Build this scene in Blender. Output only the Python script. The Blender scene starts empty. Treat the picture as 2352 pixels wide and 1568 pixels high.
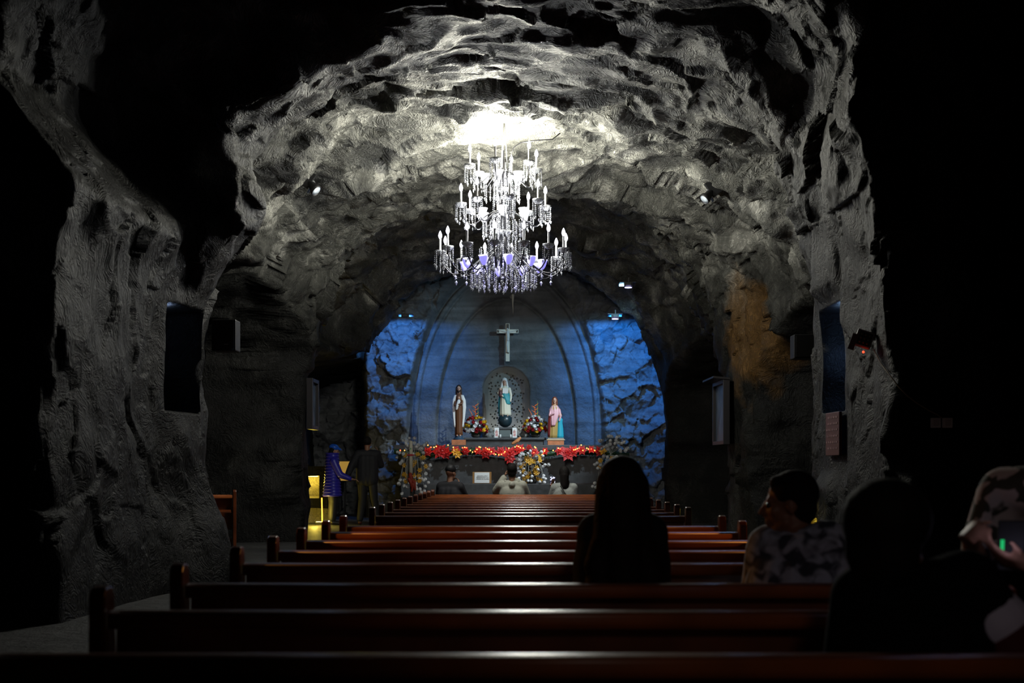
import bpy, bmesh, math, random
import numpy as np
from mathutils import Vector, Matrix, Euler
from mathutils.bvhtree import BVHTree
S = bpy.context.scene
COL = S.collection
PI = math.pi
rnd = random.Random(7)

# ---------------------------------------------------------------- camera
F, CX, CY, HC = 2900.0, 1190.0, 1067.0, 1.22     # focal length in px, vanishing point, eye height
cd = bpy.data.cameras.new('camera')
cd.sensor_width = 36.0
cd.lens = F / 2352 * 36.0
cd.shift_x = -(CX - 1176) / 2352
cd.shift_y = (CY - 784) / 2352
cd.clip_start = 0.05; cd.clip_end = 200
cd.dof.use_dof = True; cd.dof.focus_distance = 18.0; cd.dof.aperture_fstop = 3.4
cam = bpy.data.objects.new('camera', cd)
cam.location = (0, 0, HC); cam.rotation_euler = (PI / 2, 0, 0)
COL.objects.link(cam); S.camera = cam

def at(px, py, D):
    """a point of the picture, D metres down the nave -> world point"""
    return Vector(((px - CX) * D / F, D, HC - (py - CY) * D / F))

# ---------------------------------------------------------------- world, exposure
w = bpy.data.worlds.new('mine_air'); S.world = w; w.use_nodes = True
w.node_tree.nodes['Background'].inputs[0].default_value = (0.20, 0.20, 0.24, 1)
w.node_tree.nodes['Background'].inputs[1].default_value = 0.004
S.view_settings.view_transform = 'Standard'; S.view_settings.look = 'None'
S.view_settings.gamma = 1.0; S.view_settings.use_curve_mapping = False
S.view_settings.exposure = 0.0
S.cycles.use_denoising = True
S.cycles.max_bounces = 6; S.cycles.diffuse_bounces = 2; S.cycles.glossy_bounces = 3
S.cycles.transmission_bounces = 5; S.cycles.sample_clamp_indirect = 3.0

def lamp(name, kind, loc, energy, color, size=0.05, aim=None, spot=None, blend=0.3):
    ld = bpy.data.lights.new(name, kind); ld.energy = energy; ld.color = color
    if kind == 'AREA': ld.size = size
    else: ld.shadow_soft_size = size
    if kind == 'SPOT': ld.spot_size = math.radians(spot); ld.spot_blend = blend
    o = bpy.data.objects.new(name, ld); COL.objects.link(o); o.location = loc
    if aim is not None:
        o.rotation_euler = (Vector(aim) - Vector(loc)).to_track_quat('-Z', 'Y').to_euler()
    return o

# chandelier (its bulbs light the whole chamber); tiers: radius, height of drip cups, number, phase
CHX, CHD = -0.186, 16.0
TIERS = [dict(r=.44, z=4.98, n=6, ph=.30, rin=.23, zin=4.80, nin=5),
         dict(r=.54, z=4.50, n=8, ph=.15, rin=.30, zin=4.34, nin=6),
         dict(r=.80, z=3.90, n=14, ph=.10, rin=.50, zin=3.70, nin=10)]
for ti, t in enumerate(TIERS):
    for k in range(3):
        a = t['ph'] + (k * 2 * PI / 3) + ti
        lamp('chandelier_light', 'POINT', (CHX + t['r'] * .8 * math.cos(a), CHD + t['r'] * .8 * math.sin(a), t['z'] + .27),
             [98, 82, 66][ti], [(1.0, .97, .80), (1.0, .98, .86), (.94, .96, .94)][ti], .05)
# glow under the lowest tier: the violet lamps inside the glass cups
for k in range(3):
    a = k * 2 * PI / 3 + .5
    lamp('chandelier_cup_light', 'POINT', (CHX + .3 * math.cos(a), CHD + .3 * math.sin(a), 3.72), 1.6, (.45, .42, 1.0), .05)
# blue floods behind the altar arch, each under a visor that cuts its beam off level (housings built below)
FLOODS = [((2.08, 27.1, 4.42), (2.9, 29.2, 3.5), 400, (.02, .26, 1.0), 120),
          ((-2.42, 27.1, 4.42), (-2.9, 29.0, 3.4), 230, (.06, .30, 1.0), 120),
          ((2.16, 24.8, 4.77), (0.2, 29, 3.0), 300, (.34, .70, .95), 80)]
for loc, aim, e, c, sp in FLOODS:
    lamp('blue_flood_light', 'SPOT', loc, e, c, .015, aim, sp, .7)
lamp('altar_spot_light', 'SPOT', (2.16, 24.8, 4.76), 800, (.84, .94, 1.0), .02, (-.2, 27.5, 1.55), 50, .8)
# added unseen fills: one on the foreground people, a warm pair on the pews
lamp('foreground_fill', 'SPOT', (.6, -1.6, 3.0), 22, (1.0, .84, .78), .25, (1.45, 4.2, .9), 44, .8)
for sx in (-1, 1): lamp('warm_fill', 'SPOT', (sx * 3.45, 7.9, 2.1), 75, (1.0, .38, .08), .08, (sx * .4, 6.9, .8), 62, .8)
# ---------------------------------------------------------------- helpers
def link(o, parent=None):
    COL.objects.link(o)
    if parent is not None: o.parent = parent
    return o

def tag(o, label=None, cat=None, group=None, kind=None):
    if label: o['label'] = label
    if cat: o['category'] = cat
    if group: o['group'] = group
    if kind: o['kind'] = kind
    return o

def thing(name, label, cat, loc=(0, 0, 0), rz=0, group=None):
    o = bpy.data.objects.new(name, None); o.empty_display_size = .1
    COL.objects.link(o); o.location = loc; o.rotation_euler = (0, 0, rz)
    return tag(o, label, cat, group)

def copy_tree(o, kids, parent=None):
    c = o.copy(); COL.objects.link(c)
    if parent is not None: c.parent = parent
    for ch in kids.get(o, []): copy_tree(ch, kids, c)
    return c

def kid_map():
    m = {}
    for o in bpy.data.objects:
        if o.parent: m.setdefault(o.parent, []).append(o)
    return m

class MB:
    """collects shapes, then makes ONE mesh object"""
    def __init__(s): s.v = []; s.f = []
    def add(s, vs, fs):
        b = len(s.v); s.v += [tuple(v) for v in vs]; s.f += [tuple(i + b for i in f) for f in fs]; return s
    def box(s, c, size, rot=None, taper=1.0):
        hx, hy, hz = size[0] / 2, size[1] / 2, size[2] / 2
        P = [Vector((x * hx * (taper if z > 0 else 1), y * hy * (taper if z > 0 else 1), z * hz)) for z in (-1, 1) for y in (-1, 1) for x in (-1, 1)]
        if rot is not None: P = [rot @ p for p in P]
        c = Vector(c)
        return s.add([p + c for p in P], [(0, 2, 3, 1), (4, 5, 7, 6), (0, 1, 5, 4), (2, 6, 7, 3), (0, 4, 6, 2), (1, 3, 7, 5)])
    def lathe(s, prof, c=(0, 0, 0), n=12, sx=1, sy=1, fold=0, nf=8, ph=0, rot=None):
        """prof: (r, z) or (rx, ry, z, cx, cy) rings from bottom to top"""
        c = Vector(c); vs = []; m = len(prof)
        for p in prof:
            rx, ry, z, ox, oy = (p[0] * sx, p[0] * sy, p[1], 0, 0) if len(p) == 2 else (p[0], p[1], p[2], p[3], p[4])
            for i in range(n):
                a = 2 * PI * i / n
                k = 1 + fold * math.sin(nf * a + ph + 2 * z)
                q = Vector((ox + rx * k * math.cos(a), oy + ry * k * math.sin(a), z))
                vs.append((rot @ q if rot is not None else q) + c)
        fs = [(j * n + i, j * n + (i + 1) % n, (j + 1) * n + (i + 1) % n, (j + 1) * n + i) for j in range(m - 1) for i in range(n)]
        fs += [tuple(range(n - 1, -1, -1)), tuple((m - 1) * n + i for i in range(n))]
        return s.add(vs, fs)
    def tube(s, pts, r, n=8, cap=True):
        pts = [Vector(p) for p in pts]; m = len(pts)
        rs = r if isinstance(r, (list, tuple)) else [r] * m
        vs = []; up = None
        for j, p in enumerate(pts):
            d = (pts[min(j + 1, m - 1)] - pts[max(j - 1, 0)]).normalized()
            if up is None: up = Vector((0, 0, 1)) if abs(d.z) < .9 else Vector((1, 0, 0))
            x = d.cross(up).normalized(); y = d.cross(x).normalized(); up = -y if False else up
            for i in range(n):
                a = 2 * PI * i / n
                vs.append(p + (x * math.cos(a) + y * math.sin(a)) * rs[j])
        fs = [(j * n + i, j * n + (i + 1) % n, (j + 1) * n + (i + 1) % n, (j + 1) * n + i) for j in range(m - 1) for i in range(n)]
        if cap: fs += [tuple(range(n - 1, -1, -1)), tuple((m - 1) * n + i for i in range(n))]
        return s.add(vs, fs)
    def ball(s, c, r, n=10, m=7, sc=(1, 1, 1), rot=None):
        c = Vector(c); vs = [Vector((0, 0, -1))]
        for j in range(1, m):
            t = PI * j / m
            for i in range(n):
                a = 2 * PI * i / n
                vs.append(Vector((math.sin(t) * math.cos(a), math.sin(t) * math.sin(a), -math.cos(t))))
        vs.append(Vector((0, 0, 1)))
        fs = [(0, 1 + (i + 1) % n, 1 + i) for i in range(n)]
        for j in range(m - 2):
            fs += [(1 + j * n + i, 1 + j * n + (i + 1) % n, 1 + (j + 1) * n + (i + 1) % n, 1 + (j + 1) * n + i) for i in range(n)]
        L = len(vs) - 1; b = 1 + (m - 2) * n
        fs += [(b + i, b + (i + 1) % n, L) for i in range(n)]
        vs = [Vector((v.x * sc[0] * r, v.y * sc[1] * r, v.z * sc[2] * r)) for v in vs]
        if rot is not None: vs = [rot @ v for v in vs]
        return s.add([v + c for v in vs], fs)
    def cap(s, a, ra, b, rb, n=12):
        """tapered capsule"""
        a, b = Vector(a), Vector(b); d = b - a; L = d.length
        q = d.to_track_quat('Z', 'Y').to_matrix() if L > 1e-6 else Matrix.Identity(3)
        prof = []
        for t in (-80, -55, -28, 0): prof.append((ra * math.cos(math.radians(t)), ra * math.sin(math.radians(t))))
        for t in (0, 28, 55, 80): prof.append((rb * math.cos(math.radians(t)), L + rb * math.sin(math.radians(t))))
        return s.lathe(prof, a, n, rot=q)
    def prism(s, poly, y0, y1, axis='y'):
        """poly of (u, w) extruded; axis y: u=x w=z; axis x: u=y w=z"""
        n = len(poly)
        mk = (lambda u, w, t: (u, t, w)) if axis == 'y' else ((lambda u, w, t: (t, u, w)) if axis == 'x' else (lambda u, w, t: (u, w, t)))
        vs = [mk(u, w_, y0) for u, w_ in poly] + [mk(u, w_, y1) for u, w_ in poly]
        fs = [tuple(range(n - 1, -1, -1)), tuple(range(n, 2 * n))] + [(i, (i + 1) % n, n + (i + 1) % n, n + i) for i in range(n)]
        return s.add(vs, fs)
    def mesh(s, name, mat=None, smooth=False, recalc=True):
        me = bpy.data.meshes.new(name); me.from_pydata(s.v, [], s.f); me.update()
        if recalc:
            bm = bmesh.new(); bm.from_mesh(me); bmesh.ops.recalc_face_normals(bm, faces=bm.faces); bm.to_mesh(me); bm.free()
        if mat: me.materials.append(mat)
        if smooth: me.polygons.foreach_set('use_smooth', [True] * len(me.polygons))
        return me
    def build(s, name, mat=None, parent=None, smooth=False, bevel=0, loc=None, rz=None):
        o = bpy.data.objects.new(name, s.mesh(name, mat, smooth)); link(o, parent)
        if bevel:
            b = o.modifiers.new('bevel', 'BEVEL'); b.width = bevel; b.segments = 2; b.limit_method = 'ANGLE'
        if loc is not None: o.location = loc
        if rz is not None: o.rotation_euler = (0, 0, rz)
        return o
    def remesh(s, name, mat, parent=None, voxel=.012, smooth_it=3):
        me = s.mesh(name, mat); o = bpy.data.objects.new(name, me); COL.objects.link(o)
        r = o.modifiers.new('r', 'REMESH'); r.mode = 'VOXEL'; r.voxel_size = voxel; r.use_smooth_shade = True
        sm = o.modifiers.new('s', 'SMOOTH'); sm.iterations = smooth_it; sm.factor = .5
        dg = bpy.context.evaluated_depsgraph_get()
        new = bpy.data.meshes.new_from_object(o.evaluated_get(dg)); new.name = name
        o.modifiers.clear(); o.data = new
        if not new.materials: new.materials.append(mat)
        if parent is not None: o.parent = parent
        return o

# ---------------------------------------------------------------- materials
MATS = {}
def mat(name, color, rough=.6, metal=0, emit=None, estr=0, trans=0, coat=0, coatr=.15, bump=0, bscale=40, var=0, vscale=8, spec=None, sheen=0):
    if name in MATS: return MATS[name]
    m = bpy.data.materials.new(name); m.use_nodes = True; nt = m.node_tree
    b = nt.nodes['Principled BSDF']; b.inputs['Base Color'].default_value = (*color, 1)
    b.inputs['Roughness'].default_value = rough; b.inputs['Metallic'].default_value = metal
    if emit: b.inputs['Emission Color'].default_value = (*emit, 1); b.inputs['Emission Strength'].default_value = estr
    if trans: b.inputs['Transmission Weight'].default_value = trans
    if coat: b.inputs['Coat Weight'].default_value = coat; b.inputs['Coat Roughness'].default_value = coatr
    if sheen: b.inputs['Sheen Weight'].default_value = sheen
    if spec is not None: b.inputs['Specular IOR Level'].default_value = spec
    tc = nt.nodes.new('ShaderNodeTexCoord')
    if var:
        n = nt.nodes.new('ShaderNodeTexNoise'); n.inputs['Scale'].default_value = vscale; n.inputs['Detail'].default_value = 4
        nt.links.new(tc.outputs['Object'], n.inputs['Vector'])
        r = nt.nodes.new('ShaderNodeValToRGB'); r.color_ramp.elements[0].position = .3; r.color_ramp.elements[1].position = .7
        r.color_ramp.elements[0].color = (*[c * (1 - var) for c in color], 1); r.color_ramp.elements[1].color = (*[min(1, c * (1 + var)) for c in color], 1)
        nt.links.new(n.outputs['Fac'], r.inputs[0]); nt.links.new(r.outputs[0], b.inputs['Base Color'])
    if bump:
        n = nt.nodes.new('ShaderNodeTexNoise'); n.inputs['Scale'].default_value = bscale; n.inputs['Detail'].default_value = 3
        nt.links.new(tc.outputs['Object'], n.inputs['Vector'])
        bp = nt.nodes.new('ShaderNodeBump'); bp.inputs['Strength'].default_value = bump; bp.inputs['Distance'].default_value = .01
        nt.links.new(n.outputs['Fac'], bp.inputs['Height']); nt.links.new(bp.outputs[0], b.inputs['Normal'])
    MATS[name] = m; return m

def spots_mat(name, base, spot, scale=9, thr=.5, rough=.8, rnd_=1.0, edge=.06):
    """cloth printed with blotches"""
    m = bpy.data.materials.new(name); m.use_nodes = True; nt = m.node_tree; b = nt.nodes['Principled BSDF']
    tc = nt.nodes.new('ShaderNodeTexCoord'); n = nt.nodes.new('ShaderNodeTexNoise')
    n.inputs['Scale'].default_value = scale; n.inputs['Detail'].default_value = 1.5; n.inputs['Distortion'].default_value = .6
    r = nt.nodes.new('ShaderNodeValToRGB'); r.color_ramp.elements[0].position = thr - edge; r.color_ramp.elements[1].position = thr + edge
    r.color_ramp.elements[0].color = (*base, 1); r.color_ramp.elements[1].color = (*spot, 1)
    nt.links.new(tc.outputs['Object'], n.inputs['Vector']); nt.links.new(n.outputs['Fac'], r.inputs[0]); nt.links.new(r.outputs[0], b.inputs['Base Color'])
    b.inputs['Roughness'].default_value = rough
    return m

def rock_mat(name, c0, c1, cv, chisel=1.0, stretch=(1, 1, 1), ochre=0, strata=0, rough=.55, shade_low=0, cuts=0, coarse=.9, gloss=.55):
    m = bpy.data.materials.new(name); m.use_nodes = True; nt = m.node_tree; N = nt.nodes.new; L = nt.links.new
    b = nt.nodes['Principled BSDF']; tc = N('ShaderNodeTexCoord')
    mp = N('ShaderNodeMapping'); mp.inputs['Scale'].default_value = stretch; L(tc.outputs['Object'], mp.inputs[0])
    n1 = N('ShaderNodeTexNoise'); n1.inputs['Scale'].default_value = 1.3; n1.inputs['Detail'].default_value = 8; n1.inputs['Roughness'].default_value = .65; n1.inputs['Distortion'].default_value = .6
    L(mp.outputs[0], n1.inputs['Vector'])
    r = N('ShaderNodeValToRGB'); e = r.color_ramp.elements; e[0].position = .30; e[0].color = (*c0, 1); e[1].position = .72; e[1].color = (*cv, 1)
    k = r.color_ramp.elements.new(.52); k.color = (*c1, 1)
    L(n1.outputs['Fac'], r.inputs[0]); colr = r.outputs[0]
    if strata:
        mp2 = N('ShaderNodeMapping'); mp2.inputs['Scale'].default_value = (.30, .30, 3.2); mp2.inputs['Rotation'].default_value = (0, math.radians(-4), 0)
        L(tc.outputs['Object'], mp2.inputs[0])
        n4 = N('ShaderNodeTexNoise'); n4.inputs['Scale'].default_value = 1.0; n4.inputs['Detail'].default_value = 7; n4.inputs['Distortion'].default_value = 1.6
        L(mp2.outputs[0], n4.inputs['Vector'])
        r4 = N('ShaderNodeValToRGB'); r4.color_ramp.elements[0].position = .38; r4.color_ramp.elements[1].position = .56
        v = 1 - strata; r4.color_ramp.elements[0].color = (v, v, v, 1); r4.color_ramp.elements[1].color = (1, 1, 1, 1)
        L(n4.outputs['Fac'], r4.inputs[0])
        mx = N('ShaderNodeMix'); mx.data_type = 'RGBA'; mx.blend_type = 'MULTIPLY'; mx.inputs[0].default_value = 1
        L(colr, mx.inputs[6]); L(r4.outputs[0], mx.inputs[7]); colr = mx.outputs[2]
    if shade_low:       # painted shade: rock colour darkened low down and towards the entrance
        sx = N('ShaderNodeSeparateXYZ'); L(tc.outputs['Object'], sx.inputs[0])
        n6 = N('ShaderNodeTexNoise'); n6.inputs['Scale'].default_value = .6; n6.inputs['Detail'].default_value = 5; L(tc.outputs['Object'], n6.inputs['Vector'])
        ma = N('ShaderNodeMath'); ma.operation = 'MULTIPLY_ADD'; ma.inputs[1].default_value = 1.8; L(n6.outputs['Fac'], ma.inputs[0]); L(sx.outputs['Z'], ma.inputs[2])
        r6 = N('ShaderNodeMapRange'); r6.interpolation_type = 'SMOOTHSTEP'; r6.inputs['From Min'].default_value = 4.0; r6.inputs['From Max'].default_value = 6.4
        r6.inputs['To Min'].default_value = shade_low; r6.inputs['To Max'].default_value = 1; L(ma.outputs[0], r6.inputs['Value'])
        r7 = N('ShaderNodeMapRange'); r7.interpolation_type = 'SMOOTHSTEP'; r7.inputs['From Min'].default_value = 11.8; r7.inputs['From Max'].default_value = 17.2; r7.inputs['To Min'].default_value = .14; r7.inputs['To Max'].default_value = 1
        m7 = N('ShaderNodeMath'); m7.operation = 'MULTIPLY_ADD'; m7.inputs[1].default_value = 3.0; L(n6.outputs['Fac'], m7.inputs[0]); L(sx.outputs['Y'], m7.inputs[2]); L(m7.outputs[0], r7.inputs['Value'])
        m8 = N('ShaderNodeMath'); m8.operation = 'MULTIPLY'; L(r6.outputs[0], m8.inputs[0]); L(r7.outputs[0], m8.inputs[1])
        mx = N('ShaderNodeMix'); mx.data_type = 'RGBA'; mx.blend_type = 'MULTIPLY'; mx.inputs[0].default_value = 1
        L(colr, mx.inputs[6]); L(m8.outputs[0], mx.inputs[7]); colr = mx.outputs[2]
    if ochre:          # one rusty mineral stain on the right-hand side
        n5 = N('ShaderNodeTexNoise'); n5.inputs['Scale'].default_value = 1.4; n5.inputs['Detail'].default_value = 5
        L(tc.outputs['Object'], n5.inputs['Vector'])
        vm = N('ShaderNodeVectorMath'); vm.operation = 'DISTANCE'; vm.inputs[1].default_value = (3.5, 19.3, 3.15); L(tc.outputs['Object'], vm.inputs[0])
        s5 = N('ShaderNodeMath'); s5.operation = 'MULTIPLY_ADD'; s5.inputs[1].default_value = -1.6; L(n5.outputs['Fac'], s5.inputs[0]); L(vm.outputs['Value'], s5.inputs[2])
        r5 = N('ShaderNodeMapRange'); r5.inputs['From Min'].default_value = .25; r5.inputs['From Max'].default_value = -.05; r5.inputs['To Max'].default_value = ochre; L(s5.outputs[0], r5.inputs['Value'])
        mx = N('ShaderNodeMix'); mx.data_type = 'RGBA'; L(r5.outputs[0], mx.inputs[0]); L(colr, mx.inputs[6]); mx.inputs[7].default_value = (.22, .11, .025, 1); colr = mx.outputs[2]
    L(colr, b.inputs['Base Color'])
    b.inputs['Roughness'].default_value = rough; b.inputs['Specular IOR Level'].default_value = gloss
    # chisel marks: short curved strokes + pits + coarse grain
    mp3 = N('ShaderNodeMapping'); mp3.inputs['Scale'].default_value = (1, .8, .8); L(tc.outputs['Object'], mp3.inputs[0])
    nd = N('ShaderNodeTexNoise'); nd.inputs['Scale'].default_value = 1.6; nd.inputs['Detail'].default_value = 1; L(tc.outputs['Object'], nd.inputs['Vector'])
    mv = N('ShaderNodeMix'); mv.data_type = 'VECTOR'; mv.inputs[0].default_value = .55; L(mp3.outputs[0], mv.inputs[4]); L(nd.outputs['Color'], mv.inputs[5])
    wv = N('ShaderNodeTexNoise'); wv.inputs['Scale'].default_value = 15; wv.inputs['Detail'].default_value = 2.5; wv.inputs['Distortion'].default_value = 2.2
    L(mv.outputs[1], wv.inputs['Vector'])
    ad = N('ShaderNodeMath'); ad.operation = 'SUBTRACT'; ad.inputs[1].default_value = .5; L(wv.outputs['Fac'], ad.inputs[0])
    ab = N('ShaderNodeMath'); ab.operation = 'ABSOLUTE'; L(ad.outputs[0], ab.inputs[0])
    rg = N('ShaderNodeMapRange'); rg.inputs['From Min'].default_value = 0; rg.inputs['From Max'].default_value = .12; rg.inputs['To Min'].default_value = 1; rg.inputs['To Max'].default_value = 0
    L(ab.outputs[0], rg.inputs['Value'])
    if cuts:           # fresh chisel cuts show pale salt
        rc = N('ShaderNodeMapRange'); rc.inputs['From Min'].default_value = .045; rc.inputs['From Max'].default_value = .0; rc.inputs['To Max'].default_value = cuts; L(ab.outputs[0], rc.inputs['Value'])
        mx = N('ShaderNodeMix'); mx.data_type = 'RGBA'; mx.blend_type = 'ADD'; L(rc.outputs[0], mx.inputs[0]); L(colr, mx.inputs[6]); L(colr, mx.inputs[7]); L(mx.outputs[2], b.inputs['Base Color'])
    n3 = N('ShaderNodeTexNoise'); n3.inputs['Scale'].default_value = 5; n3.inputs['Detail'].default_value = 9; n3.inputs['Roughness'].default_value = .68
    L(mp.outputs[0], n3.inputs['Vector'])
    b1 = N('ShaderNodeBump'); b1.inputs['Strength'].default_value = coarse; b1.inputs['Distance'].default_value = .10; L(n3.outputs['Fac'], b1.inputs['Height'])
    b2 = N('ShaderNodeBump'); b2.inputs['Strength'].default_value = .75 * chisel; b2.inputs['Distance'].default_value = .025; L(rg.outputs[0], b2.inputs['Height']); L(b1.outputs[0], b2.inputs['Normal'])
    L(b2.outputs[0], b.inputs['Normal'])
    return m

# ---------------------------------------------------------------- noise (numpy)
def _h(ix, iy, iz, s):
    h = (ix.astype(np.int64) * 374761393 + iy.astype(np.int64) * 668265263 + iz.astype(np.int64) * 2147483647 + s * 1274126177) & 0xffffffff
    h = ((h ^ (h >> 13)) * 1274126177) & 0xffffffff
    h = ((h ^ (h >> 16)) * 2246822519) & 0xffffffff
    return ((h ^ (h >> 15)) & 0xffffff) / float(0xffffff)
def vnoise(P, s=0):
    i = np.floor(P); f = P - i; i = i.astype(np.int64); u = f * f * f * (f * (f * 6 - 15) + 10)
    r = 0
    for dx in (0, 1):
        for dy in (0, 1):
            for dz in (0, 1):
                wgt = (u[:, 0] if dx else 1 - u[:, 0]) * (u[:, 1] if dy else 1 - u[:, 1]) * (u[:, 2] if dz else 1 - u[:, 2])
                r = r + wgt * _h(i[:, 0] + dx, i[:, 1] + dy, i[:, 2] + dz, s)
    return r * 2 - 1
def fbm(P, sc, oc=4, s=0, g=.5):
    r = 0; a = 1
    for k in range(oc): r = r + a * vnoise(P * sc * (2.03 ** k) + 17.3 * k, s + k); a *= g
    return r
def facets(P, sc, s=0, tilt=1.0):
    """broken stone: every cell a tilted plane"""
    Q = P * sc; I = np.floor(Q).astype(np.int64); best = np.full(len(Q), 1e9); val = np.zeros(len(Q))
    for dx in (-1, 0, 1):
        for dy in (-1, 0, 1):
            for dz in (-1, 0, 1):
                c = I + np.array([dx, dy, dz]); x, y, z = c[:, 0], c[:, 1], c[:, 2]
                fp = c + np.stack([_h(x, y, z, s + 1), _h(x, y, z, s + 2), _h(x, y, z, s + 3)], 1)
                d = Q - fp; dd = (d * d).sum(1); m = dd < best
                v = (_h(x, y, z, s + 4) - .5) + tilt * (d[:, 0] * (_h(x, y, z, s + 5) - .5) + d[:, 1] * (_h(x, y, z, s + 6) - .5) + d[:, 2] * (_h(x, y, z, s + 7) - .5)) * 2
                best = np.where(m, dd, best); val = np.where(m, v, val)
    return val
def sst(a, b, x):
    t = np.clip((x - a) / (b - a), 0, 1); return t * t * (3 - 2 * t)

def grid_mesh(name, V, nr, nc, material, flip=False):
    me = bpy.data.meshes.new(name)
    idx = np.arange(nr * nc).reshape(nr, nc)
    q = np.stack([idx[:-1, :-1], idx[:-1, 1:], idx[1:, 1:], idx[1:, :-1]], -1).reshape(-1, 4)
    if flip: q = q[:, ::-1]
    me.vertices.add(len(V)); me.vertices.foreach_set('co', V.astype(np.float32).ravel())
    me.loops.add(q.size); me.loops.foreach_set('vertex_index', q.ravel().astype(np.int32))
    me.polygons.add(len(q)); me.polygons.foreach_set('loop_start', np.arange(0, q.size, 4, dtype=np.int32))
    me.polygons.foreach_set('loop_total', np.full(len(q), 4, dtype=np.int32))
    me.polygons.foreach_set('use_smooth', np.ones(len(q), dtype=bool))
    me.update(calc_edges=True); me.materials.append(material)
    return me
# ================================================================ THE CAVE
ROCK = rock_mat('salt_rock', (.018, .018, .016), (.13, .13, .115), (.58, .57, .51), gloss=.40, chisel=1.0, ochre=.32, shade_low=.045, cuts=1.0)
ROCKW = rock_mat('salt_rock_wall', (.018, .018, .016), (.13, .13, .115), (.58, .57, .51), chisel=.5, coarse=.6, gloss=.22, stretch=(1, 1, .6), ochre=.32, shade_low=.045, cuts=1.0)
ALTROCK = rock_mat('carved_salt_wall', (.10, .105, .11), (.19, .195, .20), (.27, .275, .28), chisel=.12, strata=.30, rough=.65)
FLOORM = rock_mat('mine_floor', (.025, .025, .025), (.055, .055, .055), (.09, .09, .085), chisel=.2, rough=.5)

KD = np.array([-4, 8.3, 8.9, 9.7, 10.6, 12.0, 12.9, 13.6, 14.6, 15.4, 16, 17, 18, 19.3, 20.1, 20.9, 22.5, 24.5, 25.8, 27, 28, 33.])
KL = np.array([6.2, 6.2, 4.5, 3.5, 3.45, 3.40, 3.25, 3.40, 4.1, 4.2, 4.2, 4.2, 4.1, 3.6, 3.4, 3.5, 4.3, 4.2, 3.55, 3.45, 3.7, 3.7])
KR = np.array([6.2, 6.2, 6.0, 4.2, 3.12, 3.12, 3.12, 3.25, 3.9, 4.0, 4.0, 4.0, 3.9, 3.5, 3.35, 3.45, 3.8, 3.7, 3.3, 3.10, 3.5, 3.5])
KH = np.array([6.2, 6.0, 5.9, 5.7, 5.5, 5.55, 5.50, 5.60, 5.75, 5.60, 5.46, 5.48, 5.62, 5.55, 5.55, 5.95, 6.15, 6.0, 5.6, 5.45, 5.9, 5.9])
KN = np.array([2.8, 2.8, 2.8, 2.9, 3.0, 3.0, 2.9, 2.8, 2.7, 2.8, 2.8, 2.8, 2.9, 3.0, 3.0, 2.8, 2.6, 2.5, 2.4, 2.4, 2.6, 2.6])
CZ = 1.8
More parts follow.
